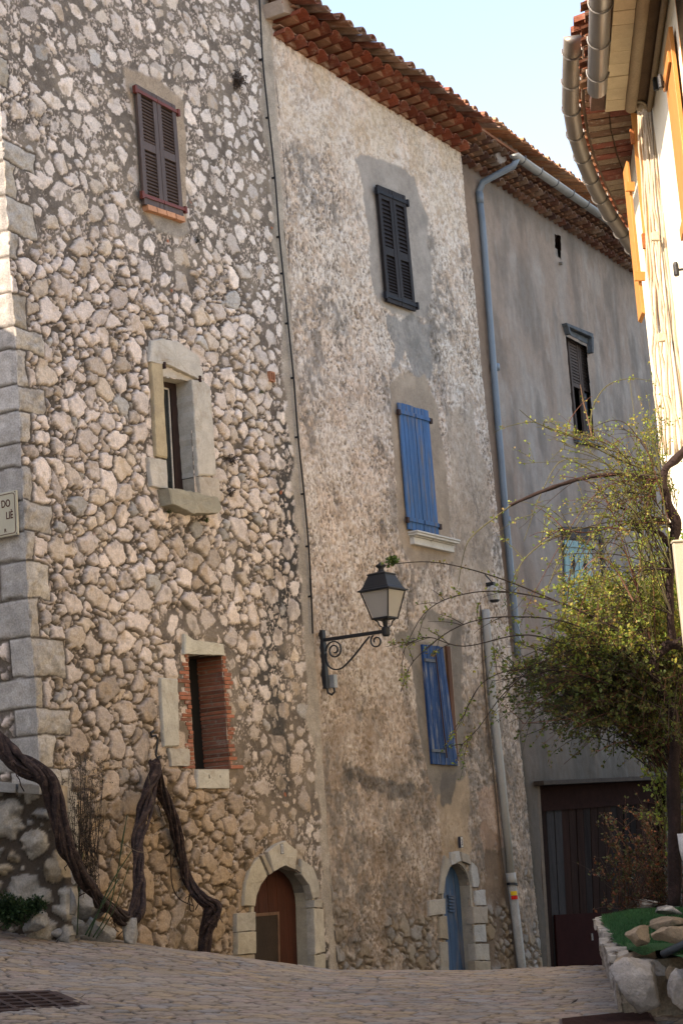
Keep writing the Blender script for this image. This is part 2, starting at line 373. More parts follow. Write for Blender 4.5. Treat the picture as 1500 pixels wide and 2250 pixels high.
def facadeA():
    res = .0115; us = np.arange(-4.98, U_AB + .08, res); zs = np.arange(zA0, 11.2, res); U, Z = np.meshgrid(us, zs)
    S = scatter(rng, -5, .35, zA0, 11.2, [(.11, .16, 1500), (.075, .11, 6500), (.048, .07, 18000), (.028, .045, 34000), (.015, .025, 38000)], .70)
    kz = lambda u, z: z < 6.3 and not (u > -.9 and z < 3.4) and u < -.3
    S = [q for q in S if q[2] > .046 or not kz(q[0], q[1]) or rng.random() < (.7 if q[2] > .027 else .3)]
    f1, e, ID, FH = stones(U, Z, S, res, rng, .011, .09, 5)
    big = fbm(U, Z, .9, 33, 3) - .5
    M = sst(5.9, 7.2, Z + big * 2.6 + .12 * (U + 2) + (fbm(U, Z, 3.1, 612, 3) - .5) * 1.6); M = np.maximum(M, sst(-1.35, -.55, U + big * 1.2) * sst(3.9, 2.6, Z + big) * sst(-.6, .1, Z) * .95)
    M = np.maximum(M, sst(-.7, .05, U + big * .6) * .85)
    M = np.maximum(M, sst(.56, .70, fbm(U, Z, 1.5, 77, 3)) * .45)
    wpu = U + (fbm(U, Z, 4, 640, 4) - .5) * .35; wpz = Z + (fbm(U, Z, 4, 641, 4) - .5) * .35; PM = np.zeros(U.shape)
    for px in ([(345, 1335), (510, 1335), (510, 1420), (395, 1400), (360, 1410)], [(488, 1420), (525, 1430), (555, 1740), (500, 1740)], [(385, 1400), (415, 1400), (415, 1700), (385, 1640)], [(260, 140), (400, 210), (415, 510), (300, 480)]):
        PM = np.maximum(PM, blur(inpoly(wpu, wpz, P2(FA, px)).astype(float), 6))
    M = np.maximum(M, PM)
    rs = np.array([s[2] for s in S])[ID]
    r2 = np.random.default_rng(21); n = len(S); jit = r2.random(n)[ID]; t = r2.random(n)[ID]; br = r2.normal(1, .12, n)[ID]; lift = r2.random(n)[ID]
    gap = .0048 + M * (.004 + .017 * jit) + .010 * (fbm(U, Z, 24, 12, 3) - .35) + .012 * sst(.55, .8, fbm(U, Z, 3.5, 611, 3))
    lim = .026 * (1 - M) + M * (-.003 - .010 * jit)
    lim = lim - PM * (.005 + .045 * sst(.3, .6, jit)); s = np.minimum(e - gap, lim - f1)
    s = np.where((M > .45) & (jit > .93) & (rs < .06), -.01, s)
    st = sst(-.001, .006, s)
    prof = 1 - np.exp(-np.clip(s, 0, 1) / (.0055 + .003 * M))
    amp = (.014 + .034 * lift) * (1 - M) * (.45 + .55 * np.clip(rs / .09, 0, 1)) + .014 * M * (.4 + lift)
    H = prof * amp * (.25 + .8 * FH) + st * (fbm(U, Z, 30, 2, 4) - .5) * (.016 - .006 * M) + st * (np.abs(fbm(U, Z, 14, 23, 3) - .5)) * .02
    mort = (fbm(U, Z, 22, 44, 4) - .5) * .018 + M * .010
    H = H + mort * (1 - st * .7)
    C = np.zeros(U.shape + (3,)) + CREAM
    w = sst(.15, .6, t)[..., None]; C = C * (1 - w * .35) + WHITE * w * .35
    C[t < .04] = GREY * 1.25; C[(t > .04) & (t < .18)] = (.60, .50, .41); C[(t > .90)] = (.73, .60, .47)
    wv = sst(-1.6, 0, U + big * 2)[..., None] * .5 * sst(3, 5, Z)[..., None] + .25 * M[..., None]
    C = C * (1 - wv) + np.array([.75, .69, .64]) * wv
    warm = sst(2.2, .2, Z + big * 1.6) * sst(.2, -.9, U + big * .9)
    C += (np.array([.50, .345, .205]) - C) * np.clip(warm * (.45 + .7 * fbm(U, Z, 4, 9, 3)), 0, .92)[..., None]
    C *= (1 - .18 * sst(3.4, .8, Z + big))[..., None]  # lower stones also darkened for the light falling off towards the street
    C *= br[..., None]
    spot = sst(.60, .72, fbm(U, Z, 12, 66, 4)); C *= (1 - .28 * spot)[..., None]
    C += (OCH - C) * (.45 * sst(.6, .75, fbm(U, Z, 6, 88, 3)))[..., None]
    ter = (t > .965) & (rs < .055) & (M > .3); C[ter] = TERRA * 1.2
    MC = np.zeros_like(C) + MORT
    MC = MC * (.65 + .6 * fbm(U, Z, 11, 13, 4))[..., None]
    mixc(MC, (.33, .27, .21), sst(.45, .7, fbm(U, Z, 2.1, 14, 3)) * .6)
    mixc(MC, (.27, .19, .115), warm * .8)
    grime = sst(-1.5, -.35, U + big) * sst(5.9, 4.6, Z + big * 2) * sst(.52, .66, fbm(U, Z * .6, 1.7, 15, 4) + .05)
    mixc(MC, (.06, .058, .055), np.clip(grime, 0, 1) * .9); C *= (1 - .42 * np.clip(grime, 0, 1) * sst(.4, .6, fbm(U, Z, 9, 16, 2)))[..., None]
    chips = sst(.66, .70, vn(U * 55, Z * 48, 19)) * sst(.40, .52, fbm(U, Z, 5, 18, 2)); mixc(MC, CREAM * .9, chips * .8); H += chips * .006 * (1 - st)
    # tight joints are sunk deeper, and their mortar painted darker as joint shadow
    H -= (1 - st) * (1 - M) * .014 * (1 - chips)
    deep = ((1 - st) * (1 - M) * (1 - chips) * .38)[..., None]; MC = MC * (1 - deep)
    C = C * st[..., None] + MC * (1 - st[..., None])
    # plaster strip by the joint with the next house
    jn = (fbm(U, Z, 2.5, 27, 4) - .5) * .35; ps = sst(-.02, .03, U - (.10 - .06 * sst(5, 9, Z)) + jn) ; pc = np.zeros_like(C) + np.array([.42, .365, .30]); pc *= (.7 + .6 * fbm(U, Z, 6, 28, 4))[..., None]
    C = C * (1 - ps[..., None]) + pc * ps[..., None]; H = H * (1 - ps * .85) + ps * (.014 + .012 * fbm(U, Z, 18, 29, 4))
    # smooth render patches
    wu = U + (fbm(U, Z, 3, 30, 3) - .5) * .16; wz = Z + (fbm(U, Z, 3, 31, 3) - .5) * .16
    def patch(px, col, k=1.0, h=.02, wob=True):
        nonlocal C, H
        m = blur(inpoly(wu if wob else U, wz if wob else Z, P2(FA, px)).astype(float), 3) * k
        c = np.zeros_like(C) + np.array(col); c *= (.75 + .5 * fbm(U, Z, 7, 32, 4))[..., None]
        C[:] = C * (1 - m[..., None]) + c * m[..., None]; H = H * (1 - m * .9) + m * (h + .006 * fbm(U, Z, 20, 34, 3))
    patch([(270, 140), (340, 170), (400, 225), (404, 330), (410, 505), (345, 500), (318, 470), (300, 380), (290, 260)], (.40, .31, .225), .95, .018)
    patch([(320, 450), (410, 490), (415, 520), (345, 510)], (.32, .28, .235), .9)
    # squared corner stones
    z = zA0; k = 0; QR = np.random.default_rng(5); rowz = []
    while z < 11.3:
        h = QR.uniform(.22, .38); rowz.append((z, z + h, k % 2)); z += h; k += 1
    for (a, b, lg) in rowz:
        if (a > 6.75 and QR.random() < .75) or (a < 6.7 and QR.random() < .14): continue
        L = QR.uniform(.32, .50) if lg else QR.uniform(.12, .26); c = CORN[int(QR.integers(len(CORN)))] * QR.uniform(.95, 1.2)
        x = U - uc(Z) + (fbm(U, Z, 6, 47, 4) - .5) * .10; y = Z + (fbm(U, Z, 5, 48, 4) - .5) * .075
        d = np.minimum(np.minimum(L - x, y - a), b - y) - .006; m = sst(0, .008, d); near = sst(-.02, -.008, d)
        hh = .028 * (1 - np.exp(-np.clip(d, 0, 1) / .03)) + (fbm(U, Z, 14, 49, 6) - .5) * .05 + (fbm(U, Z, 4, 53 + int(a * 3), 2) - .5) * .04
        cc = np.zeros_like(C) + c; cc *= (.8 + .4 * fbm(U, Z, 10, 50, 4))[..., None]; cc = cc * (1 - .25 * sst(.55, .7, fbm(U, Z, 14, 52, 3))[..., None])
        C[:] = C * (1 - near[..., None]) + (MORT * .55) * near[..., None]; H = H * (1 - near)
        C[:] = C * (1 - m[..., None]) + cc * m[..., None]; H = H * (1 - m) + hh * m
    for px in ([(315, 740), (392, 742), (448, 785), (455, 840), (478, 1045), (484, 1112), (425, 1108), (340, 1080), (315, 1075), (325, 850)], [(340, 1076), (465, 1096), (466, 1136), (345, 1114)],
               [(393, 1392), (492, 1410), (496, 1445), (520, 1700), (500, 1738), (425, 1738), (425, 1690), (362, 1690), (345, 1640), (343, 1488), (390, 1488), (393, 1440)],
               [(506, 2250), (506, 2000), (527, 1995), (530, 1935), (560, 1875), (600, 1850), (620, 1845), (648, 1866), (684, 1900), (700, 1945), (702, 1985), (712, 2090), (716, 2250)]):
        H = H * (1 - .93 * blur(inpoly(U, Z, P2(FA, px)).astype(float), 2))
    Y = -H
    edge = U < uc(Z); Us = np.maximum(U, uc(Z))                                   # clamp to the battered corner
    Y = np.where(edge, np.minimum(-.012, Y * .3), Y)
    hole = inpoly(U, Z, SW_OPEN) | inpoly(U, Z, BW_OPEN) | inpoly(U, Z, D1)
    beyond = edge & (np.roll(edge, -1, 1))
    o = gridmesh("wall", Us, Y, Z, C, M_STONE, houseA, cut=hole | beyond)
    return rowz
CORN = [np.array(c) for c in ((.42, .385, .335), (.46, .41, .345), (.50, .45, .385), (.44, .385, .31), (.54, .48, .40))]
ROWZ = facadeA()
def sideA():
    "the left flank of the stone house, beyond the corner"
    res = .02; vs = np.arange(0, 3.2, res); zs = np.arange(zA0, 12.3, res); V, Z = np.meshgrid(vs, zs)
    S = scatter(rng, 0, 3.2, zA0, 12.3, [(.09, .15, 3000), (.05, .08, 9000), (.03, .045, 9000)], .78)
    f1, e, ID, FH = stones(V, Z, S, res, rng, .017, .09, 105)
    s = e - .012; st = sst(0, .01, s); H = st * (.02 + .03 * FH) + (fbm(V, Z, 16, 2, 4) - .5) * .02
    b = rng.normal(1, .1, len(S))[ID]; C = np.zeros(V.shape + (3,)) + CREAM * .95; C *= b[..., None]
    C = C * st[..., None] + MORT * (1 - st[..., None]); QR = np.random.default_rng(6)
    for (a, b_, lg) in ROWZ:
        L = QR.uniform(.25, .36) if lg else QR.uniform(.5, .7); c = np.array([.47, .44, .40]) * QR.uniform(.85, 1.15)
        y = Z + (fbm(V, Z, 6, 48, 3) - .5) * .03; d = np.minimum(np.minimum(L - V, y - a), b_ - y) - .006; m = sst(0, .012, d); near = sst(-.02, -.008, d)
        cc = np.zeros_like(C) + c; cc *= (.75 + .5 * fbm(V, Z, 10, 50, 4))[..., None]
        C = C * (1 - near[..., None]) + (MORT * .55) * near[..., None]; H = H * (1 - near)
        C = C * (1 - m[..., None]) + cc * m[..., None]; H = H * (1 - m) + m * (.02 + (fbm(V, Z, 9, 49, 4) - .5) * .03)
    H *= sst(0, .05, V); X = uc(Z) - H + .0; gridmesh("side_wall", X, V - .012, Z, C, M_STONE, houseA)
sideA()
def backA():
    m = MB(); m.box(-4.6, U_AB, .55, 6.0, 10.9, zA1); m.box(-4.55, U_AB - .02, .62, 6.0, zA0, 10.9)
    m.build("upper_wall", mat("plain_stone", col=(.42, .37, .30), bump=.6, bs=15), houseA)
    # upper band of the facade and a low tiled roof
    r = MB(); w = 5.2
    for i in range(30):
        x = -5.1 + i * .19
        pts = []
        for yy, zz in ((-.35, zA1 + .02), (3.2, zA1 + 1.05)):
            for k in range(7):
                a = pi * k / 6; pts.append((x + .095 - .095 * cos(a), yy, zz + .07 * sin(a)))
        r.add(pts, [(k, k + 1, 8 + k, 7 + k) for k in range(6)])
    r.box(-5.1, U_AB + .4, -.3, 3.2, zA1 - .1, zA1 - .02)
    r.build("roof", mat("roof_tile", attr=False, col=(.36, .15, .075), rough=.9, var=.3, vs=5, fine=.2, bump=.4, col2=(.20, .15, .11), c2s=6), houseA)
    f = MB(); f.box(-4.93, U_AB + .06, 0.0, .5, 11.19, zA1 - .1); f.build("parapet", mat("plain_stone"), houseA)
backA()

def slab(fr, m, px, y0, y1, c=None, jit=0):
    p = P2(fr, px)
    if jit: p = [(a + random.uniform(-jit, jit), b + random.uniform(-jit, jit)) for a, b in p]
    m.prism(p, y0, y1, c)
def rough_stone(m, poly, y0, y1, c, n=3, amp=.012, seed=0):
    "a dressed block with slightly uneven arrises and face"
    pts = []; k = len(poly); rr = random.Random(seed)
    for i in range(k):
        a = np.array(poly[i]); b = np.array(poly[(i + 1) % k]); L = np.linalg.norm(b - a); q = max(1, int(L / .06))
        for j in range(q):
            t = j / q; p = a * (1 - t) + b * t + (np.array([rr.uniform(-1, 1), rr.uniform(-1, 1)]) * amp * (0.5 if j else .3)); pts.append(p)
    cen = np.mean(pts, axis=0); N = len(pts)
    V = []; F = []
    for s_, yy in ((1.0, y1), (1.0, y0 + .012), (.965, y0), (.55, y0 - .002)):
        for p in pts:
            q = cen + (p - cen) * s_; V.append((q[0], yy + (rr.uniform(-.003, .003) if yy != y1 else 0), q[1]))
    for l in range(3):
        F += [(l * N + i, l * N + (i + 1) % N, (l + 1) * N + (i + 1) % N, (l + 1) * N + i) for i in range(N)]
    V.append((cen[0], y0 - .002, cen[1])); F += [(3 * N + i, 3 * N + (i + 1) % N, 4 * N) for i in range(N)]
    m.add(V, F, c)

# shutters ----------------------------------------------------------
def louvre_shutters(fr, parent, px, name, m, mh=None, y=-.080, rails=((0, .07), (.46, .53), (.93, 1)), louv=((.08, .45), (.54, .92)), hinges=(.055, .93), split=.5, nl=13, open_low=False):
    Q = Quad(fr, px, y); W = np.linalg.norm(Q.at(1, 0) - Q.at(0, 0))
    for lf in (0, 1):
        a0, a1 = (0, split - .006) if lf == 0 else (split + .006, 1); sw = .10 * (1 / (a1 - a0)) * (a1 - a0)
        b = MB(); b.qbox(Q, a0, a0 + sw, 0, 1, y, y + .035); b.qbox(Q, a1 - sw, a1, 0, 1, y, y + .035)
        for r0, r1 in rails: b.qbox(Q, a0 + sw, a1 - sw, r0, r1, y + .003, y + .032)
        leaf = b.build(name, m, parent, bevel=.003)
        for l0, l1 in louv:
            s = MB()
            for k in range(nl):
                t0 = l0 + (l1 - l0) * k / nl; t1 = t0 + (l1 - l0) / nl * .92
                p0 = Q.at(a0 + sw, t0); p1 = Q.at(a1 - sw, t0); p2 = Q.at(a1 - sw, t1); p3 = Q.at(a0 + sw, t1)
                s.hull8([(p0[0], y + .028, p0[1]), (p1[0], y + .028, p1[1]), (p1[0], y + .034, p1[1] - .004), (p0[0], y + .034, p0[1] - .004),
                         (p3[0], y + .004, p3[1]), (p2[0], y + .004, p2[1]), (p2[0], y + .012, p2[1] - .006), (p3[0], y + .012, p3[1] - .006)])
            s.build("louvre_panel", m, leaf)
        if mh:
            for hb in hinges:
                h = MB()
                for (x0, x1) in ((a0 - (.05 if lf == 0 else 0), a1 + (.06 if lf else 0)),):
                    h.qbox(Q, x0, x1, hb - .014, hb + .014, y - .012, y - .002)
                xx = a0 - .05 if lf == 0 else a1 + .05; h.qbox(Q, xx - .02, xx + .03, hb - .03, hb + .03, y - .02, y + .02)
                h.build("strap_hinge", mh, leaf)
    k = MB(); k.qbox(Q, .02, .98, .01, .99, y + .036, y + .042); k.build("shutter_backing", M_DARK, parent)
    return Q
def plank_shutters(fr, parent, px, name, m, y=-.065, split=.5, planks=4, hinges=(.09, .93), mh=None):
    Q = Quad(fr, px, y)
    for lf in (0, 1):
        a0, a1 = (0, split - .012) if lf == 0 else (split + .012, 1); b = MB()
        for k in range(planks):
            t0 = a0 + (a1 - a0) * k / planks + .0035; t1 = a0 + (a1 - a0) * (k + 1) / planks - .0035; e = random.uniform(-.006, .006)
            b.qbox(Q, t0, t1, max(0, e), 1 - abs(e), y + random.uniform(0, .005), y + .028)
        leaf = b.build(name, m, parent, bevel=.002)
        for hb in hinges:
            h = MB(); h.qbox(Q, a0 + .01, a1 - .01, hb - .016, hb + .016, y - .016, y - .001); h.build("batten", m, leaf, bevel=.002)
            h = MB(); xx = a0 - .03 if lf == 0 else a1 + .03; h.qbox(Q, xx - .035, xx + .035, hb - .012, hb + .03, y - .022, y + .012); h.build("hinge_pin", M_RUST, leaf)
    k = MB(); k.qbox(Q, .02, .98, .01, .99, y + .030, y + .036); k.build("shutter_backing", M_DARK, parent)
    return Q
M_BROWN = mat("brown_paint", col=(.095, .062, .050), rough=.6, var=.18, vs=8, fine=.12, fs=50, stretch=(1, 1, .15), bump=.2, bs=60, col2=(.17, .13, .12), c2s=20, c2t=(.6, .75))
M_REDM = mat("red_strap_paint", col=(.17, .036, .022), rough=.55, var=.2, bump=.15)
louvre_shutters(FA, houseA, [(300, 184), (386, 232), (404, 477), (318, 448)], "shutter", M_BROWN, M_REDM)
s = MB(); Q = Quad(FA, [(321, 449), (404, 477), (406, 489), (323, 461)], -.07)
for k in range(4): s.qbox(Q, k / 4 + .01, (k + 1) / 4 - .01, 0, 1, -.09, .03, jit=.002)
s.build("window_sill", mat("tile_sill", col=(.55, .27, .15), var=.15), houseA, bevel=.004)

# stone framed window -------------------------------------------------
def stone_window():
    m = MB(); y0 = -.05; D = .20
    c1 = (.58, .53, .45); c2 = (.50, .40, .25)
    rough_stone(m, P2(FA, [(328, 750), (350, 745), (385, 752), (430, 785), (442, 833), (428, 835), (350, 797), (346, 803), (322, 796)]), y0, D, c1, seed=1)
    rough_stone(m, P2(FA, [(325, 797), (350, 797), (351, 826), (361, 1010), (337, 1003), (329, 850)]), y0 + .004, D, c2, seed=2)
    rough_stone(m, P2(FA, [(319, 1006), (358, 1012), (362, 1076), (326, 1070)]), y0, D, c1, seed=3)
    rough_stone(m, P2(FA, [(414, 835), (440, 838), (455, 850), (468, 1045), (428, 1047)]), y0, D, c1, seed=4)
    rough_stone(m, P2(FA, [(429, 1049), (474, 1052), (478, 1104), (434, 1094)]), y0, D, (.52, .45, .36), seed=5)
    m.build("stone_surround", M_CUTA, houseA)
    l = MB(); Q = Quad(FA, [(350, 797), (428, 834), (429, 840), (350, 826)], 0); l.qbox(Q, 0.02, .98, .1, .95, -.005, D); l.build("lintel_soffit", M_CUT, houseA)
    w = MB(); w.box(*( SW_OPEN[0][0] - .12, SW_OPEN[1][0] + .3), D + .01, D + .03, SW_OPEN[2][1] - .1, SW_OPEN[0][1] + .1)
    # wooden frame and glass set back in the reveal
    Qf = Quad(FA, [(346, 820), (416, 838), (430, 1096), (360, 1080)], 0); yf = D - .03
    f = MB(); f.qbox(Qf, -.05, .12, -.05, 1.05, yf, yf + .05); f.qbox(Qf, .80, 1.12, -.05, 1.05, yf, yf + .05)
    f.qbox(Qf, .12, .8, -.05, .05, yf, yf + .05); f.qbox(Qf, .12, .8, .96, 1.05, yf, yf + .05)
    fr = f.build("window_frame", mat("dark_frame_paint", col=(.035, .018, .015), rough=.5, bump=.1), houseA)
    g = MB(); g.qbox(Qf, .12, .8, .05, .96, yf + .022, yf + .028)
    gm = mat("window_glass", col=(.018, .022, .022), rough=.08, spec=.6, var=0, fine=0, bump=0); g.build("pane", gm, fr)
    t = MB(); t.qbox(Qf, .74, .775, .05, .96, yf + .010, yf + .020); t.qbox(Qf, .15, .775, .05, .065, yf + .010, yf + .020); t.qbox(Qf, .3, .775, .945, .96, yf + .01, yf + .02); t.build("glazing_strip", mat("white_strip", col=(.6, .56, .5)), fr)
    s = MB(); P = P2(FA, [(345, 1076), (362, 1078), (400, 1086), (455, 1098), (463, 1122), (455, 1132), (400, 1134), (352, 1112)])
    rough_stone(s, P, -.16, .05, (.36, .33, .25), amp=.02, seed=7); s.build("window_sill", M_CUTA, houseA, smooth=False)
    for p in ((352, 798), (430, 828), (445, 1096)):
        i = MB(); u, z = FA.hit(*p); i.box(u - .012, u + .012, -.07, -.02, z - .07, z + .0); i.box(u - .01, u + .03, -.06, -.045, z - .06, z - .045)
        i.build("shutter_pin", M_RUST, houseA)
stone_window()

# brick window ---------------------------------------------------------
def brick_window():
    D = .34; rr = random.Random(3)
    for (L, R, sgn, nmw) in ((0, None, -1, (.04, .12)), (None, 1, 1, (.03, .16))):
        m = MB()
        Qb = Quad(FA, [(412, 1437), (487, 1440), (505, 1690), (427, 1690)]); n = 27
        for k in range(n):
            t0 = k / n + .003; t1 = (k + 1) / n - .004; w = rr.uniform(*nmw) + (.10 if rr.random() < .22 else 0)
            c = np.array([.36, .125, .065]) * rr.uniform(.6, 1.25) + rr.uniform(0, .03)
            p0 = Qb.at(0 if sgn < 0 else 1, t0); p1 = Qb.at(0 if sgn < 0 else 1, t1)
            j = rr.uniform(-.006, .006)
            xa, xb = (p0[0] - w, p0[0] + j) if sgn < 0 else (p0[0] + j, p0[0] + w)
            m.box(xa, xb, -.012 + rr.uniform(-.006, .006), D, p1[1], p0[1], tuple(c), jit=.002)
        m.build("brick_reveal", M_BRICK, houseA, bevel=.004)
    m = MB(); Qb = Quad(FA, [(412, 1437), (487, 1440), (505, 1690), (427, 1690)])
    m.qbox(Qb, -.3, 1.3, -.03, 1.03, D - .005, D + .05); m.build("window_recess", M_DARK, houseA)
    for a_, b_ in ((-.4, -.012), (1.012, 1.4)):
        m = MB(); m.qbox(Qb, a_, b_, 0, 1, .014, D - .012); m.build("mortar_bed", mat("pale_mortar", col=(.4, .33, .25)), houseA)
    m = MB(); m.qbox(Qb, -.05, 1.05, -.03, .005, .0, D); m.build("window_head", M_RUST, houseA)
    l = MB(); rough_stone(l, P2(FA, [(399, 1394), (411, 1406), (484, 1416), (487, 1441), (399, 1438)]), -.05, .12, (.62, .58, .47), seed=11, amp=.006); l.build("lintel", M_CUTA, houseA)
    l = MB(); rough_stone(l, P2(FA, [(427, 1691), (497, 1691), (498, 1733), (427, 1733)]), -.045, .12, (.56, .52, .43), seed=12, amp=.006)
    u, z = FA.hit(452, 1707); l.box(u - .006, u + .006, -.05, -.03, z - .02, z + .02, (.05, .04, .03)); u, z = FA.hit(476, 1707); l.box(u - .005, u + .005, -.05, -.03, z - .012, z + .012, (.05, .04, .03))
    l.build("window_sill", M_CUTA, houseA)
    l = MB(); rough_stone(l, P2(FA, [(347, 1490), (384, 1492), (388, 1640), (355, 1642)]), -.04, .1, (.56, .52, .43), seed=13, amp=.008)
    rough_stone(l, P2(FA, [(366, 1645), (412, 1646), (412, 1684), (372, 1684)]), -.035, .1, (.50, .45, .37), seed=14)
    l.build("ashlar_block", M_CUTA, houseA)
brick_window()

# arched door number 1 --------------------------------------------------
def inset_poly(P, q, dx): return P
def arched_door(fr, parent, poly, D, nm, stones_px, cols, door_mat, seed, scale_out=1):
    m = MB()
    for i, px in enumerate(stones_px):
        rough_stone(m, P2(fr, px), -.045 - .008 * (i % 3), .05, cols[i % len(cols)], seed=seed + i, amp=.008)
    m.build("door_surround", M_CUTA, parent)
    r = MB(); n = len(poly)                                              # soffit and jambs of the opening
    for i in range(n - 1):
        a = poly[i]; b = poly[i + 1]; dx = b[0] - a[0]; dz = b[1] - a[1]; L = hypot(dx, dz) + 1e-6; nx, nz = -dz / L * .05, dx / L * .05
        r.add([(a[0], -.03, a[1]), (b[0], -.03, b[1]), (b[0], D, b[1]), (a[0], D, a[1]), (a[0] + nx, -.03, a[1] + nz), (b[0] + nx, -.03, b[1] + nz), (b[0] + nx, D, b[1] + nz), (a[0] + nx, D, a[1] + nz)],
              MB.BF, cols[0] if (i < 2 or i > n - 4) else (.26, .23, .19))
    r.build("door_reveal", M_CUTA, parent)
    us = [p[0] for p in poly]; u0, u1 = min(us), max(us); z0 = min(p[1] for p in poly); d = MB(); np_ = 7
    # planks clipped to the arch
    for k in range(np_):
        a = u0 + (u1 - u0) * k / np_ + .003; b = u0 + (u1 - u0) * (k + 1) / np_ - .003; top = []
        for x in np.linspace(a, b, 4):
            zz = [p[1] + (q[1] - p[1]) * (x - p[0]) / (q[0] - p[0]) for p, q in zip(poly[1:-2], poly[2:-1]) if (p[0] - x) * (q[0] - x) <= 0 and abs(q[0] - p[0]) > 1e-6]
            top.append((x, (max(zz) if zz else poly[1][1]) + .01))
        d.prism([(a, z0), (b, z0)] + top[::-1], D - .03 + random.uniform(0, .004), D)
    o = d.build("door", door_mat, parent)
    k = MB(); k.prism([(p[0] * 1.0, p[1]) for p in poly], D + .002, D + .03); k.build("door_backing", M_DARK, parent)
    return o
M_DOOR = mat("brown_door_paint", col=(.072, .021, .010), rough=.8, var=.2, stretch=(1, 1, .2), bump=.25)
door1 = arched_door(FA, houseA, D1, .22, "door", [
    [(529, 1990), (533, 1940), (545, 1905), (563, 1882), (581, 1925), (566, 1945), (556, 1970), (553, 1993)],
    [(566, 1880), (572, 1877), (591, 1918), (584, 1923)],
    [(580, 1872), (600, 1855), (618, 1848), (644, 1870), (640, 1912), (618, 1902), (592, 1916)],
    [(655, 1888), (680, 1905), (694, 1940), (695, 1972), (680, 1976), (672, 1945), (655, 1922)],
    [(512, 2008), (553, 2004), (553, 2045), (512, 2048)], [(512, 2050), (553, 2047), (553, 2095), (512, 2098)], [(512, 2100), (553, 2097), (553, 2180), (512, 2180)],
    [(681, 1996), (702, 1998), (706, 2092), (684, 2098)], [(680, 1978), (697, 1976), (697, 1994), (680, 1994)], [(684, 2100), (708, 2095), (712, 2200), (686, 2200)]],
    [(.50, .43, .31), (.44, .36, .26), (.54, .48, .38), (.46, .42, .35), (.46, .41, .32)], M_DOOR, 30)
pn = MB(); Qd = Quad(FA, [(553, 2008), (612, 2003), (616, 2200), (553, 2200)], .17)
pn.qbox(Qd, 0, 1, .0, .035, .160, .19); pn.qbox(Qd, .94, 1, .035, 1, .160, .19); pn.build("wicket_frame", mat("wicket_edge", col=(.18, .10, .06)), door1)
pn = MB(); pn.qbox(Qd, 0, .94, .035, 1, .170, .189); pn.build("wicket_panel", mat("wicket_dark", col=(.045, .028, .016), var=.2), door1)
def number_plate(fr, parent, px, txt, w, h):
    u, z = fr.hit(*px); y = -.066
    b = MB(); b.box(u - w / 2 - .006, u + w / 2 + .006, y, y + .03, z - h / 2 - .006, z + h / 2 + .006); pl = b.build("number_plate", mat("plate_border", col=(.03, .03, .05)), parent)
    b = MB(); b.box(u - w / 2, u + w / 2, y - .002, y + .01, z - h / 2, z + h / 2); b.build("plate_face", mat("plate_enamel", col=(.5, .48, .46), rough=.4, bump=0), pl)
    text_part(txt, h * .85, (u - w * .30, y - .004, z - h * .31), pl, mat("plate_ink", col=(.03, .03, .06), bump=0), w / h * 1.2)
def text_part(txt, size, loc, parent, m, sx=1.0, name="lettering", ext=.001):
    c = bpy.data.curves.new(name, 'FONT'); c.body = txt; c.size = size; c.extrude = ext; c.offset = size * .012
    o = bpy.data.objects.new(name, c); sc.collection.objects.link(o); dg = bpy.context.evaluated_depsgraph_get(); me = bpy.data.meshes.new_from_object(o.evaluated_get(dg))
    bpy.data.objects.remove(o); me.materials.clear(); me.materials.append(m); q = bpy.data.objects.new(name, me); sc.collection.objects.link(q); q.parent = parent
    sh = SHIFT.get(parent.name, (0, 0, 0)); q.matrix_local = Matrix.Translation(Vector(loc) - Vector(sh)) @ Matrix.Rotation(pi / 2, 4, 'X') @ Matrix.Diagonal((sx, 1, 1, 1)); return q
number_plate(FA, houseA, (609, 1866), "1", .05, .10)

# small things that belong to the stone wall
m = MB(); u, z = FA.hit(592, 829); m.box(u - .05, u + .05, -.05, .02, z - .06, z - .045); m.box(u - .05, u + .05, -.05, .02, z + .045, z + .06)
for k in (-1, 0, 1): m.box(u + k * .042 - .007, u + k * .042 + .007, -.05, .02, z - .045, z + .045)
m.box(u - .05, u + .05, -.02, .0, z - .05, z + .05); m.build("vent_brick", mat("terracotta", col=(.45, .2, .11)), houseA)
m = MB(); p = [FA.hit(*q) for q in ((322, 1608), (316, 1612), (318, 1620), (327, 1618), (331, 1626), (330, 1640), (327, 1660), (330, 1668), (336, 1664))]
m.tube([(a, -.09, b) for a, b in p], .012, 6); m.build("iron_hook", M_IRON, houseA)

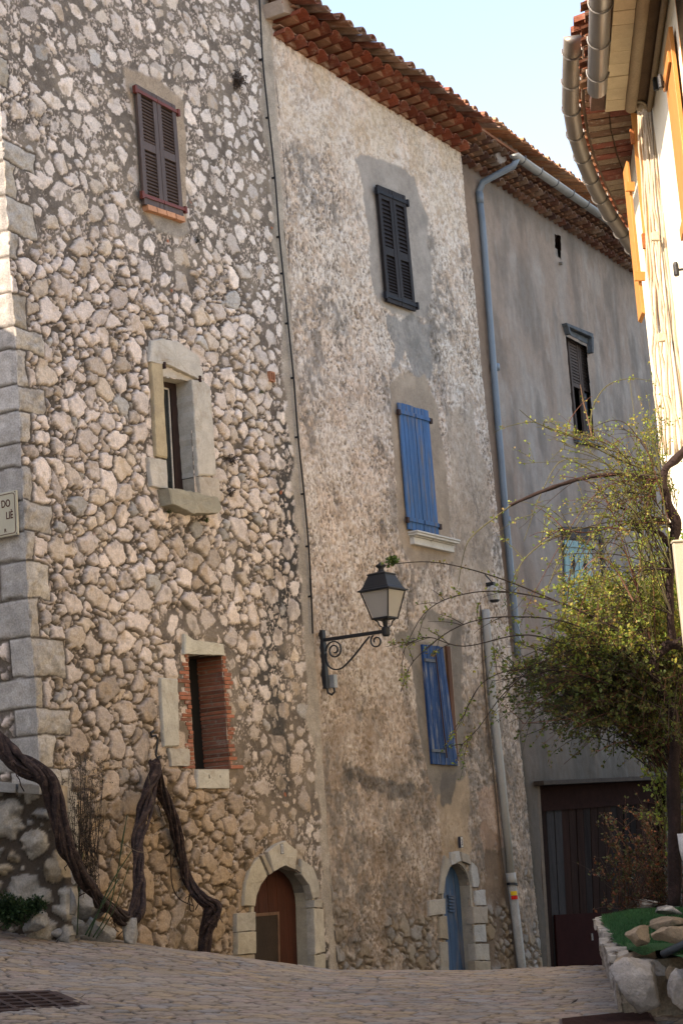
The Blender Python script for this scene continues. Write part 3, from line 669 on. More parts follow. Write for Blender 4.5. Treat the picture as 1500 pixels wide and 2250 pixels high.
# ------------------------------------------------------------------ roughcast house
zB0 = -2.6; ZB_EAVE = 10.12
houseB = fthing(FA, "plaster_house", "narrow roughcast house with blue shutters, red tile cornice and small blue arched door", "house", 3.0, 0, zB0)
D2 = arch_poly(FA, (969, 1960), (1028, 1960), (1000, 1897), (982, 2250), (1048, 2250))
U_BC = lambda z: np.interp(z, [0, 10], [5.72, 5.50])
def facadeB():
    res = .0125; us = np.arange(U_AB + .06, 5.86, res); zs = np.arange(zB0, ZB_EAVE + .25, res); U, Z = np.meshgrid(us, zs)
    big = fbm(U, Z, .8, 203, 4) - .5
    # roughcast thrown in lumps: worm like ridges and deep pits, dragged downwards
    wu = U + (fbm(U, Z, 8, 210, 2) - .5) * .07; wz = Z + (fbm(U, Z, 8, 211, 2) - .5) * .07
    n1 = vn(wu * 46, wz * 27, 212) * .5 + vn(wu * 84, wz * 56, 213) * .35 + .15 * fbm(U, Z, 90, 218, 2)
    ridge = 1 - np.abs(vn(wu * 24, wz * 16, 214) - .5) * 2
    pit = sst(.59, .70, n1 + .18 * (fbm(U, Z, 2.2, 215, 3) - .5) * 2)
    zone = .72 * sst(-.22, .28, big + .50 * sst(9.3, 6.8, Z) - .30 * sst(8.3, 9.8, Z) - .06 + .1 * sst(3.2, 1.5, U))   # 1 = coarse pitted, 0 = washed out
    H = .016 * (ridge - .5) + (fbm(U, Z, 30, 216, 3) - .5) * .016 - pit * .018 * (.35 + .65 * zone) + big * .05
    C = np.zeros(U.shape + (3,)) + np.array([.77, .62, .50])
    mixc(C, (.76, .67, .58), sst(.42, .62, fbm(U, Z, 2.4, 220, 4)) * .8)
    mixc(C, (.50, .36, .25), sst(.55, .72, fbm(U, Z, 3.5, 221, 4)) * .55)
    mixc(C, (.80, .73, .66), sst(.50, .58, fbm(wu, wz, 16, 222, 4)) * .6); mixc(C, (.40, .31, .235), sst(.50, .60, fbm(wu + 3, wz, 19, 228, 4)) * .5)
    mixc(C, (.60, .46, .30), sst(8.2, 10.1, Z) * sst(.35, .6, fbm(U, Z, 2, 223, 3)) * .45)
    mixc(C, (.11, .088, .07), pit * (.35 + .60 * zone))
    mixc(C, (.20, .155, .12), sst(.50, .22, ridge) * (.08 + .45 * zone)); mixc(C, (.22, .18, .145), sst(.54, .62, fbm(wu * 1.2, wz * .7, 34, 229, 3)) * (.03 + .45 * zone))
    low = sst(4.0, .5, Z + big * 2); mixc(C, (.27, .20, .145), low * (.40 + .40 * sst(.4, .65, fbm(U, Z, 3, 224, 4))))  # brown lower coat, darkened as well for the weaker light near the street
    mould = sst(.53, .68, fbm(U, Z * .8, 1.5, 225, 8) + .16 * sst(5.0, 1.0, Z) - .06 + .10 * sst(2.2, 3.4, U) * sst(9, 7, Z)) * sst(10.0, 8.5, Z)
    mixc(C, (.15, .135, .12), mould * (.05 + .62 * sst(.38, .62, fbm(U, Z * .8, 13, 226, 5))))
    def band(px, w, k, seed):
        pts = P2(FA, px); d = np.full(U.shape, 9.0)
        for (x0, y0), (x1, y1) in zip(pts[:-1], pts[1:]):
            L2 = (x1 - x0) ** 2 + (y1 - y0) ** 2; t = np.clip(((U - x0) * (x1 - x0) + (Z - y0) * (y1 - y0)) / L2, 0, 1)
            d = np.minimum(d, np.hypot(U - x0 - t * (x1 - x0), Z - y0 - t * (y1 - y0)))
        d = d + (fbm(U, Z, 5, seed, 4) - .5) * w * 2.4; return sst(w, w * .25, d) * k
    def patch(px, col, k=1.0, h=-.004, amp=.16, sd=230, bl=2, v=.35):
        nonlocal C, H
        a = U + (fbm(U, Z, 3.2, sd, 4) - .5) * amp * 1.6; b = Z + (fbm(U, Z, 3.2, sd + 5, 4) - .5) * amp * 1.6
        m = blur(inpoly(a, b, P2(FA, px)).astype(float), bl) * k
        c = np.zeros_like(C) + np.array(col); c *= ((1 - v) + 2 * v * fbm(U, Z, 4, sd + 9, 5))[..., None]
        C[:] = C * (1 - m[..., None]) + c * m[..., None]; H = H * (1 - m * .92) + m * (h + .004 * fbm(U, Z, 22, sd, 3)); return m
    # grey cement round the windows, peeled coats between them
    patch([(775, 335), (830, 345), (905, 385), (935, 480), (945, 640), (935, 705), (900, 700), (850, 690), (820, 640), (808, 500), (795, 420)], (.335, .30, .265), .92, sd=240)
    patch([(850, 690), (940, 700), (945, 830), (905, 845), (880, 760), (865, 820)], (.245, .235, .22), .8, sd=250, amp=.22)
    patch([(855, 850), (880, 825), (930, 825), (955, 890), (975, 1000), (985, 1180), (995, 1230), (905, 1240), (870, 1180), (862, 1000)], (.375, .30, .225), .92, sd=260, amp=.10)
    patch([(975, 900), (1035, 890), (1085, 1180), (1075, 1290), (1000, 1290), (985, 1100)], (.41, .33, .25), .65, sd=270, amp=.3, v=.5)
    patch([(862, 1395), (905, 1390), (930, 1340), (1010, 1370), (1010, 1470), (1020, 1700), (1000, 1800), (950, 1760), (935, 1700), (915, 1600), (905, 1470)], (.20, .175, .145), .9, sd=280, amp=.12)
    patch([(895, 1370), (935, 1360), (990, 1390), (985, 1415), (925, 1412), (890, 1400)], (.42, .36, .30), .8, sd=285, amp=.08)
    patch([(960, 1760), (1030, 1700), (1030, 1860), (985, 1920), (965, 1900)], (.42, .31, .20), .7, sd=290, amp=.2)
    patch([(970, 1690), (1000, 1690), (990, 1760), (965, 1770)], (.13, .115, .10), .85, sd=291, amp=.2)
    patch([(1060, 1830), (1110, 1850), (1125, 1960), (1150, 2140), (1070, 2140), (1065, 1960)], (.17, .115, .075), .85, -.02, sd=295, amp=.3, v=.6)
    patch([(1040, 1730), (1095, 1740), (1110, 1870), (1060, 1860)], (.46, .30, .21), .5, sd=297, amp=.25)
    sm = band([(820, 960), (855, 1020), (860, 1120), (880, 1290), (900, 1400)], .09, .55, 301) + band([(760, 1700), (860, 1735), (900, 1745)], .12, .85, 302) + band([(880, 1480), (900, 1600), (925, 1700), (945, 1800)], .10, .5, 303) \
        + band([(940, 690), (960, 800), (975, 900)], .10, .45, 304) + band([(780, 1850), (850, 1880)], .25, .35, 305) + band([(1020, 1500), (1035, 1700)], .07, .45, 306) + band([(935, 1240), (905, 1300), (890, 1370)], .1, .5, 307) \
        + band([(870, 1960), (845, 2050), (760, 2060)], .14, .4, 308) + band([(1015, 860), (1020, 1000), (1050, 1150)], .05, .35, 309)
    mixc(C, (.06, .058, .055), np.clip(sm, 0, 1) * (.55 + .45 * fbm(U, Z, 14, 310, 3)))
    # the coat has fallen off low down: bare stones show
    S = scatter(rng, .2, 5.9, -2.4, .3, [(.07, .12, 900), (.04, .06, 2500), (.025, .035, 3000)], .85); j1 = int((.45 - zB0) / res)
    su, sz_ = U[:j1], Z[:j1]; f1, e, ID, FH = stones(su, sz_, S, res, rng, .017, .09, 320); s = np.minimum(e - .010, .02 - f1); st = sst(0, .008, s)
    bare = .75 * sst(-.75, -1.15, sz_ + (fbm(su, sz_, 2.2, 321, 5) - .5) * 2.6) ; bare = np.maximum(bare, sst(.62, .40, su + (fbm(su, sz_, 3, 322, 3) - .5) * .8) * sst(-.1, -.4, sz_))
    b = rng.normal(.95, .14, len(S))[ID]; cc = np.zeros(su.shape + (3,)) + np.array([.42, .36, .28]); t = rng.random(len(S))[ID]; cc[t < .4] = (.36, .35, .33); cc[t > .8] = (.34, .26, .17); cc *= .8 * b[..., None]
    mm = np.zeros_like(cc) + np.array([.13, .10, .075]); mm *= (.6 + .9 * fbm(su, sz_, 9, 323, 4))[..., None]; cc = cc * st[..., None] + mm * (1 - st[..., None])
    C[:j1] = C[:j1] * (1 - bare[..., None]) + cc * bare[..., None]; H[:j1] = H[:j1] * (1 - bare) + bare * (st * (.015 + .035 * FH) - .02)
    # joint with the stone house, crack
    cr = band([(600, 150), (618, 300), (628, 440), (632, 600), (640, 760)], .012, 1, 330); mixc(C, (.05, .04, .035), np.clip(cr, 0, 1) * .8); H -= cr * .012
    ed = sst(.40, .24, U + (fbm(U, Z, 3, 331, 3) - .5) * .2); mixc(C, (.42, .34, .265), ed * .7); H = H * (1 - ed * .5)
    hd = (fbm(U, Z, 3, 335, 3) - .5) * .03; edge = U > (U_BC(Z) + hd); Us = np.minimum(U, U_BC(Z) + hd)
    rnd = sst(.10, 0, (U_BC(Z) - U)); Y = -.02 - H + rnd * .05; Y = np.where(edge, .16, Y)
    hole = inpoly(U, Z, D2); cut = hole | (edge & np.roll(edge, 1, 1))
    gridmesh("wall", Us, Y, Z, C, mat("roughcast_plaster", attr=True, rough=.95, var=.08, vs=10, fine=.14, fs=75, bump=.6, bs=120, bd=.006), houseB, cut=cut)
facadeB()
m = MB(); m.box(U_AB, 5.5, .6, 7, ZB_EAVE - .4, ZB_EAVE + .25); m.box(U_AB + .03, 5.45, .7, 7, zB0, ZB_EAVE - .4); m.build("rear_wall", mat("plain_stone"), houseB)

louvre_shutters(FA, houseB, [(829, 405), (890, 430), (914, 684), (851, 662)], "shutter", mat("slate_paint", spec=.08, col=(.024, .019, .019), rough=.6, var=.15, bump=.15, stretch=(1, 1, .2)), mat("dark_strap", spec=.08, col=(.022, .022, .027), rough=.6), nl=11, rails=((0, .11), (.52, .59), (.91, 1)), louv=((.12, .51), (.60, .90)), hinges=(.06, .95))
M_BLUE = mat("blue_shutter_paint", col=(.040, .128, .30), rough=.75, var=.22, vs=10, fine=.16, fs=60, stretch=(1, 1, .12), bump=.35, bs=50, col2=(.16, .16, .18), c2s=11, c2t=(.50, .64))
M_BLUE2 = mat("deep_blue_paint", col=(.010, .048, .155), rough=.75, var=.25, vs=10, fine=.18, fs=60, stretch=(1, 1, .12), bump=.35, bs=50, col2=(.19, .19, .19), c2s=20, c2t=(.54, .68))
plank_shutters(FA, houseB, [(875, 883), (941, 902), (965, 1177), (898, 1163)], "blue_shutter", M_BLUE, hinges=(.075, .92))
# moulded white sill
m = MB(); Q = Quad(FA, [(892, 1168), (987, 1187), (978, 1217), (901, 1199)])
a = Q.at(0, 0); b = Q.at(1, 0); W = b[0] - a[0]
for (x0, x1, y0, t0, t1) in ((0, 1, -.17, 0, .16), (.012, .988, -.155, .16, .34), (.03, .97, -.11, .34, .44), (.04, .96, -.085, .44, 1)):
    m.box(a[0] + W * x0, a[0] + W * x1, y0, .02, a[1] - (.17) * t1, a[1] - (.17) * t0 - .0005)
m.build("window_sill", mat("white_stone_sill", col=(.62, .61, .57), rough=.7, var=.12, vs=6, bump=.15, col2=(.16, .15, .11), c2s=7, c2t=(.62, .78)), houseB, bevel=.008)
# lower window: recessed single blue shutter with a brown frame on the right
Qw = Quad(FA, [(924, 1415), (985, 1422), (1004, 1684), (946, 1680)])
m = MB(); m.qbox(Qw, .80, .93, 0, .96, -.055, .02); m.build("window_frame", mat("bare_brown_wood", col=(.12, .055, .03), var=.25, stretch=(1, 1, .15), bump=.3), houseB, bevel=.004)
m = MB(); m.qbox(Qw, .94, 1.0, .0, 1.0, -.03, .02); m.build("plaster_bead", mat("bead_plaster", col=(.42, .36, .29)), houseB)
leafQ = Quad(FA, [(924, 1415), (968, 1421), (1003, 1684), (946, 1680)], -.03)
b = MB()
for k in range(6): b.qbox(leafQ, k / 6 + .007, (k + 1) / 6 - .007, random.uniform(0, .005), 1 - random.uniform(0, .006), -.055 - random.uniform(0, .006), -.02)
leaf = b.build("blue_shutter", M_BLUE2, houseB, bevel=.002); leaf["label"] = "deep blue peeling plank shutter, closed"
for t in (.135, .885):
    h = MB(); h.qbox(leafQ, .0, .52, t - .012, t + .012, -.078, -.057); h.build("batten", mat("weathered_batten", col=(.12, .14, .17), var=.3), leaf)
h = MB(); h.tube([(*leafQ.at(.5, t)[:1], -.085, leafQ.at(.5 + .04 * sin(t * 9), t)[1]) for t in np.linspace(.06, .94, 12)], .010, 6); h.build("espagnolette_bar", M_RUST, leaf)
k = MB(); k.qbox(leafQ, .02, .98, .01, .99, -.019, -.012); k.build("shutter_backing", M_DARK, houseB)

M_BDOOR = mat("faded_blue_door_paint", col=(.045, .10, .20), rough=.7, var=.25, vs=7, fine=.15, stretch=(1, 1, .15), bump=.3, col2=(.16, .16, .18), c2s=8, c2t=(.50, .68))
door2 = arched_door(FA, houseB, D2, .15, "door", [
    [(958, 1965), (963, 1915), (971, 1880), (981, 1888), (984, 1900), (972, 1930), (968, 1965)],
    [(983, 1873), (1001, 1870), (1005, 1892), (984, 1901)], [(1004, 1872), (1022, 1880), (1026, 1900), (1007, 1893)],
    [(1029, 1893), (1041, 1905), (1047, 1940), (1044, 1950), (1033, 1950), (1028, 1915)],
    [(936, 1980), (970, 1975), (971, 2008), (936, 2013)], [(956, 2015), (972, 2013), (976, 2065), (958, 2062)], [(960, 2070), (977, 2070), (981, 2180), (962, 2180)],
    [(1036, 1958), (1058, 1955), (1060, 1990), (1038, 1990)], [(1030, 1993), (1062, 1992), (1062, 2028), (1032, 2030)], [(1034, 2033), (1060, 2031), (1062, 2070), (1036, 2070)], [(1034, 2074), (1066, 2074), (1068, 2110), (1038, 2110)], [(1034, 2112), (1068, 2112), (1070, 2190), (1040, 2190)]],
    [(.34, .31, .26), (.44, .44, .43), (.36, .32, .27), (.40, .40, .39), (.42, .39, .34), (.33, .28, .21)], M_BDOOR, 60)
m = MB(); Ql = Quad(FA, [(982, 1970), (994, 1972), (996, 2008), (984, 2006)], .12)
for k in range(5): m.qbox(Ql, 0, 1, k / 5, k / 5 + .12, .095, .12)
m.qbox(Ql, -.15, 1.15, -.08, -.03, .09, .12); m.build("door_vent", M_BDOOR, door2)
number_plate(FA, houseB, (1004, 1851), "3", .055, .13)



# canal tiles, cornice and roof ------------------------------------------------
M_TILE = mat("canal_tile", attr=True, rough=.92, var=.25, vs=7, fine=.18, fs=60, bump=.45, bs=50, col2=(.30, .22, .16), c2s=7, c2t=(.55, .72))
def genoise(fr, parent, u0, u1, zw, rows, pitch, cols, name="cornice_row", ang=16, seed=1, sag=None):
    rr = random.Random(seed)
    for (off, zz, dep) in rows:
        m = MB(); n = int((u1 - u0) / pitch)
        for k in range(n):
            x = u0 + (k + .5) * pitch + rr.uniform(-.008, .008); r = pitch * .47; c = np.array(cols[rr.randrange(len(cols))]) * rr.uniform(.75, 1.2); out = -off + rr.uniform(-.015, .015); ya = dep
            dz = rr.uniform(-.008, .008) + (sag(x) if sag else 0); P = []; seg = 7; th = .013
            for yy in (out, ya):
                tilt = (yy - out) * .05
                for ring in (r, r - th):
                    for j in range(seg + 1):
                        a = pi * j / seg; P.append((x - ring * cos(a), yy, zz + dz + ring * .85 * sin(a) - tilt))
            s1 = seg + 1; F = []
            for j in range(seg):
                F += [(j, j + 1, 2 * s1 + j + 1, 2 * s1 + j), (s1 + j, 3 * s1 + j, 3 * s1 + j + 1, s1 + j + 1), (j, s1 + j, s1 + j + 1, j + 1)]
            m.add(P, F, tuple(c))
            # mortar packing inside the tile, set back
            m.prism([(x - (r - th) * cos(pi * j / 6), zz + dz + (r - th) * .85 * sin(pi * j / 6)) for j in range(7)], out + .15, ya, tuple(np.array([.34, .17, .10]) * rr.uniform(.7, 1.1)))
        m.box(u0, u1, -off + .07, dep, zz + pitch * .40 + .002, zz + pitch * .40 + .02, tuple(np.array([.42, .25, .17])), jit=.003)
        o = m.build(name, M_TILE, parent)
def tile_roof(fr, parent, u0, u1, z0, off, pitch, cols, slope=.30, ncourse=11, L=.42, seed=2, name="roof"):
    rr = random.Random(seed); m = MB(); n = int((u1 - u0) / pitch); seg = 6; w = pitch * .5
    for k in range(n):
        x0 = u0 + (k + .5) * pitch
        for j in range(ncourse):
            c = np.array(cols[rr.randrange(len(cols))]) * rr.uniform(.7, 1.25); x = x0 + rr.uniform(-.012, .012); ya = -off + j * L * .8 + (rr.uniform(-.035, .03) if j == 0 else rr.uniform(-.02, .02)); yb = ya + L; dz = rr.uniform(-.006, .008)
            P = []
            for yy, r, up in ((ya, w * .60, .022), (yb, w * .50, 0)):
                for th in (0, .014):
                    for q in range(seg + 1):
                        a = pi * q / seg; P.append((x - (r - th) * cos(a), yy, z0 + (yy + off) * slope + .03 + up + dz + (r - th) * .95 * sin(a)))
            s1 = seg + 1; F = []
            for q in range(seg): F += [(q, q + 1, 2 * s1 + q + 1, 2 * s1 + q), (s1 + q, 3 * s1 + q, 3 * s1 + q + 1, s1 + q + 1), (q, s1 + q, s1 + q + 1, q + 1)]
            m.add(P, F, tuple(c))
            if j < 2 or True:                                                # channel tile
                c = np.array(cols[rr.randrange(len(cols))]) * rr.uniform(.6, 1.0); xc = x0 + pitch * .5; P = []; ya2 = ya - (.04 if j == 0 else 0)
                for yy in (ya2, yb):
                    for th in (0, .014):
                        for q in range(seg + 1):
                            a = pi * q / seg; P.append((xc - (w * .62 - th) * cos(a), yy, z0 + (yy + off) * slope + .045 - (w * .62 - th) * .6 * sin(a)))
                m.add(P, F, tuple(c))
    return m.build(name, M_TILE, parent)
REDS = [(.27, .075, .042), (.23, .065, .036), (.29, .095, .055), (.25, .085, .052), (.19, .058, .038)]
TILES = [(.34, .13, .075), (.38, .18, .10), (.29, .10, .06), (.40, .24, .15), (.26, .16, .12)]
genoise(FA, houseB, U_AB + .12, 5.62, ZB_EAVE, [(.20, ZB_EAVE + .02, .2), (.42, ZB_EAVE + .215, .2)], .265, REDS, seed=5)
tile_roof(FA, houseB, U_AB - .1, 5.66, ZB_EAVE + .29, .60, .27, TILES)
m = MB(); m.box(U_AB - .05, 5.60, -.30, 4.2, ZB_EAVE + .31, ZB_EAVE + .34)
m.build("eave_bed", mat("eave_mortar", col=(.34, .16, .1)), houseB)
m = MB(); rough_stone(m, P2(FA, [(575, 12), (645, 5), (655, 35), (600, 48), (580, 42)]), -.30, .1, (.44, .35, .28), amp=.02, seed=90); m.build("cornice_end_stone", M_CUTA, houseB)

# ------------------------------------------------------------------ far grey house
zC0 = -2.9; uC = 8.6
houseC = fthing(FC_, "grey_house", "far grey-brown rendered house with grey gutter, weathered louvred window and wide wooden garage door", "house", 3.0, 0, zC0)
ZC_EAVE = 10.05
GD = P2(FC_, [(1178, 1722), (1460, 1700), (1460, 2300), (1212, 2300)])
WC = P2(FC_, [(1240, 735), (1287, 760), (1305, 975), (1262, 962)])
def facadeC():
    res = .022; us = np.arange(-.15, uC, res); zs = np.arange(zC0, ZC_EAVE + .3, res); U, Z = np.meshgrid(us, zs); big = fbm(U, Z, .7, 403, 4) - .5
    C = np.zeros(U.shape + (3,)) + np.array([.325, .250, .20])
    mixc(C, (.35, .305, .27), sst(.42, .68, fbm(U * 1.5, Z * .7, 1.3, 404, 6)) * .6)
    mixc(C, (.30, .215, .165), sst(.48, .70, fbm(U * 1.6, Z * .7, 1.2, 408, 6)) * .55)
    mixc(C, (.40, .365, .33), sst(.58, .72, fbm(U * 2.6, Z * .9, 2.6, 412, 6)) * .35)
    mixc(C, (.15, .128, .11), sst(.50, .74, fbm(U * 1.8, Z * .6, 1.6, 416, 7) + .1 * sst(4, 1, Z)) * .55)
    C *= (.88 + .24 * fbm(U * 3, Z * .8, 4, 417, 4))[..., None]
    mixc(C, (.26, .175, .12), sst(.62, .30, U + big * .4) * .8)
    mixc(C, (.05, .043, .034), sst(3.2, .6, Z + big) * .8)  # shade of shrub and street painted into the lower wall
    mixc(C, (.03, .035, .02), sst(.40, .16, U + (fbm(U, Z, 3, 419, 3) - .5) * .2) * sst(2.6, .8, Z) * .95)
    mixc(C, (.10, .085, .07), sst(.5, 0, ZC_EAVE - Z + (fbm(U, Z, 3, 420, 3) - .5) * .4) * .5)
    H = big * .05 + (fbm(U, Z, 6, 421, 4) - .5) * .02
    cut = inpoly(U, Z, GD) | inpoly(U, Z, WC) | inpoly(U, Z, P2(FC_, [(1217, 512), (1231, 518), (1231, 572), (1218, 562)]))
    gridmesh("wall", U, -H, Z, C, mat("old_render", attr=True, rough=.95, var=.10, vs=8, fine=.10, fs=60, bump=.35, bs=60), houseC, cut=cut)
facadeC()
m = MB(); m.box(-.1, uC, .7, 6, zC0, ZC_EAVE + .2); m.box(uC - .02, uC + .3, .05, 6, zC0, ZC_EAVE + .2); m.build("rear_wall", mat("plain_stone"), houseC)
# window
Q = Quad(FC_, [(1240, 735), (1287, 760), (1305, 975), (1262, 962)], .12)
m = MB(); m.qbox(Q, -.1, 1.1, -.05, 1.05, .30, .33); m.build("window_recess", M_DARK, houseC)
mw = mat("weathered_shutter", col=(.085, .062, .052), var=.3, stretch=(1, 1, .2), bump=.2)
for lf in (0, 1):
    a0, a1 = (0, .49) if lf == 0 else (.51, 1); b = MB(); b.qbox(Q, a0, a0 + .07, 0, 1, .08, .12); b.qbox(Q, a1 - .07, a1, 0, 1, .08, .12)
    for r0, r1 in ((.02, .06), (.46, .50), (.96, 1)): b.qbox(Q, a0, a1, r0, r1, .082, .118)
    lfo = b.build("shutter", mw, houseC); s = MB()
    for k in range(13):
        t = .07 + .39 * k / 13; p0, p1 = Q.at(a0 + .07, t), Q.at(a1 - .07, t + .022)
        s.box(p0[0], p1[0], .09, .10, p1[1], p0[1])
    s.build("louvre_panel", mw, lfo)
g = MB(); g.qbox(Q, .60, .74, .52, .95, .10, .115); g.build("pane", mat("pale_pane", col=(.22, .25, .30), rough=.3), houseC)
m = MB(); Qb = Quad(FC_, [(1233, 712), (1290, 735), (1290, 772), (1241, 742)])
m.qbox(Qb, -.02, 1.02, 0, .25, -.10, 0); m.qbox(Qb, .03, .97, .25, .62, -.02, .1); m.qbox(Qb, .0, .06, .2, .8, -.10, 0); m.qbox(Qb, .96, 1.04, .2, 1.15, -.10, 0)
m.build("window_hood", mat("grey_old_wood", col=(.085, .095, .105), var=.35, bump=.4), houseC, bevel=.01)
m = MB(); p = [Q.at(t, -.045) for t in np.linspace(.15, .8, 8)]; m.tube([(q[0], -.04, q[1] + .03 * sin(i * .45)) for i, q in enumerate(p)], .035, 7); m.build("rolled_blind", mat("pale_cloth", col=(.38, .33, .29)), houseC)
m = MB(); Qs = Quad(FC_, [(1260, 962), (1305, 976), (1308, 984), (1262, 974)]); m.qbox(Qs, -.05, 1.08, 0, 1, -.09, .1); m.build("window_sill", mat("grey_old_wood"), houseC, bevel=.006)
# pale green shutters
Q = plank_shutters(FC_, houseC, [(1240, 1186), (1299, 1192), (1304, 1345), (1244, 1345)], "green_shutter", mat("pale_turquoise_paint", col=(.17, .32, .32), rough=.6, var=.12, stretch=(1, 1, .2)), y=-.03, planks=3, hinges=(.08, .92))
m = MB()
for cx in (.30, .72):
    p = [Q.at(cx + dx, .33 + dy) for dx, dy in ((0, -.13), (.07, 0), (0, .13), (-.07, 0))]; m = MB(); m.prism([tuple(q) for q in p], -.0335, -.0305); m.build("lozenge_opening", M_DARK, houseC)
m = MB(); Ql = Quad(FC_, [(1232, 1158), (1312, 1160), (1314, 1186), (1234, 1186)]); m.qbox(Ql, 0, 1, 0, 1, -.03, .02); m.qbox(Ql, 1.0, 1.07, 0, 6.5, -.03, .02); m.build("window_frame", mat("dark_lintel", col=(.06, .05, .045)), houseC)
m = MB(); q = FC_.hit(1224, 565); m.box(q[0] - .08, q[0] + .08, .14, .2, q[1] - .2, q[1] + .7); m.build("vent_recess", M_DARK, houseC)
m = MB(); m.box(q[0] - .07, q[0] + .07, .02, .14, q[1] - .1, q[1] + .16); m.tube([(q[0] + .02, -.07, q[1] - .12), (q[0] + .02, .1, q[1] - .1)], .03, 7); m.build("vent_block", mat("grey_block", col=(.26, .23, .2)), houseC)
# wide garage door
m = MB(); Qg = Quad(FC_, [(1178, 1722), (1460, 1700), (1460, 2300), (1212, 2300)], .15); gc = [(.026, .014, .011), (.020, .015, .014), (.034, .016, .012), (.026, .013, .010), (.018, .013, .012)]
n = 19; rr = random.Random(2)
for k in range(n):
    c = (.040, .036, .036) if k in (1, 2) else np.array(gc[rr.randrange(5)]) * rr.uniform(.7, 1.2)
    m.qbox(Qg, k / n + .002, (k + 1) / n - .002, .09, 1, .15 - rr.uniform(0, .012), .19, tuple(c))
gdoor = m.build("garage_door", mat("old_door_boards", attr=True, spec=.04, rough=1.0, var=.3, vs=5, fine=.2, stretch=(1, 1, .15), bump=.4), houseC)
m = MB(); m.qbox(Qg, 0, 1, 0, .09, .14, .19); m.qbox(Qg, 0, 1, .09, .11, .10, .15); m.build("top_rail", mat("dark_red_rail", col=(.024, .010, .008), spec=.04, rough=1.0), gdoor)
m = MB(); m.qbox(Qg, .06, 1, .51, 1, .11, .135); m.build("red_lower_panel", mat("red_door_panel", spec=.04, rough=1.0, col=(.026, .007, .006), var=.15), gdoor)
m = MB(); q = Qg.at(.33, .60); m.box(q[0] - .012, q[0] + .012, .09, .11, q[1] - .05, q[1] + .05); m.build("door_slot", mat("pale_slot", col=(.3, .28, .26)), gdoor)
m = MB(); Ql = Quad(FC_, [(1170, 1716), (1445, 1704), (1445, 1714), (1172, 1727)]); m.qbox(Ql, 0, 1, .1, 1, -.16, .15); m.build("door_ledge", mat("thin_stone_slab", col=(.065, .05, .042), spec=.05, var=.2), houseC, bevel=.006)
m = MB(); m.qbox(Quad(FC_, [(1178, 1722), (1184, 1722), (1220, 2300), (1212, 2300)], 0), 0, 1, 0, 1, -.005, .17); m.build("door_reveal", mat("old_plaster_reveal", col=(.13, .09, .06)), houseC)
GC = [(.17, .075, .05), (.22, .12, .08), (.13, .07, .055), (.26, .17, .12)]
genoise(FC_, houseC, -.1, uC, ZC_EAVE, [(.14, ZC_EAVE + .02, .2), (.28, ZC_EAVE + .17, .2), (.42, ZC_EAVE + .32, .2)], .2, GC, seed=9)
tile_roof(FC_, houseC, .0, uC, ZC_EAVE + .50, .60, .2, [(.55, .28, .15), (.60, .36, .2), (.46, .2, .1)], seed=7, ncourse=9)
m = MB(); m.box(-.05, uC, -.4, 3.8, ZC_EAVE + .44, ZC_EAVE + .48); m.build("eave_bed", mat("eave_mortar"), houseC)
m = MB(); rough_stone(m, P2(FC_, [(1062, 308), (1105, 322), (1112, 345), (1060, 372), (1050, 350)]), -.30, .1, (.36, .30, .26), amp=.03, seed=91); m.build("cornice_end_stone", M_CUTA, houseC)
# zinc gutter with its downpipe
M_ZINC = mat("zinc", col=(.30, .31, .30), rough=.5, metal=.35, var=.15, vs=3, fine=.05, bump=.1, spec=.4)
M_ZINCB = mat("blue_grey_pipe_paint", col=(.17, .215, .26), rough=.5, var=.12, vs=3, fine=.06, bump=.1, spec=.35)
def gutter(m, pts, r, n=10, th=.006, capends=True):
    pts = [np.array(p, float) for p in pts]; V = []; N = len(pts)
    for i, p in enumerate(pts):
        t = pts[min(i + 1, N - 1)] - pts[max(i - 1, 0)]; t /= np.linalg.norm(t); s_ = np.array([t[1], -t[0], 0]); s_ /= np.linalg.norm(s_)
        for rr_ in (r, r - th):
            for k in range(n + 1):
                a = pi * k / n; V.append(p + s_ * cos(a) * rr_ - np.array([0, 0, 1]) * sin(a) * rr_)
    s1 = n + 1; F = []
    for i in range(N - 1):
        o = i * 2 * s1; q = o + 2 * s1
        for k in range(n): F += [(o + k, o + k + 1, q + k + 1, q + k), (o + s1 + k, q + s1 + k, q + s1 + k + 1, o + s1 + k + 1)]
        F += [(o, q, q + s1, o + s1), (o + n, o + s1 + n, q + s1 + n, q + n)]
    if capends:
        F += [tuple(range(0, s1)), tuple(range((N - 1) * 2 * s1, (N - 1) * 2 * s1 + s1))]
    m.add(V, F)
YG = -.68; g0 = FC_.hit(1128, 338, YG); g1 = FC_.hit(1390, 545, YG); zg = g0[1]
m = MB(); gutter(m, [(g0[0], YG, zg), (uC + .3, YG, zg - .02)], .078); gut = m.build("gutter", M_ZINC, houseC, smooth=True)
u = g0[0] + .25
while u < uC:
    m = MB(); m.tube([(u, YG + .085 * cos(a), zg - .087 * sin(a)) for a in np.linspace(-.3, pi + .3, 12)], .010, 5); m.build("gutter_bracket", mat("bracket_metal", col=(.1, .1, .1), rough=.6), gut); u += .62
def fp(px, py, y): q = FC_.hit(px, py, y); return (q[0], y, q[1])
m = MB(); m.tube([(g0[0] + .10, YG, zg - .04), (g0[0] + .06, YG + .05, zg - .16), fp(1060, 400, -.08), fp(1051, 425, -.06)], .052, 10)
pipe = m.build("downpipe", M_ZINCB, houseC, smooth=True)
m = MB(); m.tube([fp(1052, 422, -.07), fp(1060, 500, -.07), fp(1083, 800, -.07), fp(1110, 1130, -.07), fp(1135, 1400, -.07), fp(1136, 1440, -.08)], .050, 10); m.tube([fp(1053, 425, -.07), fp(1054, 447, -.07)], .058, 10); 
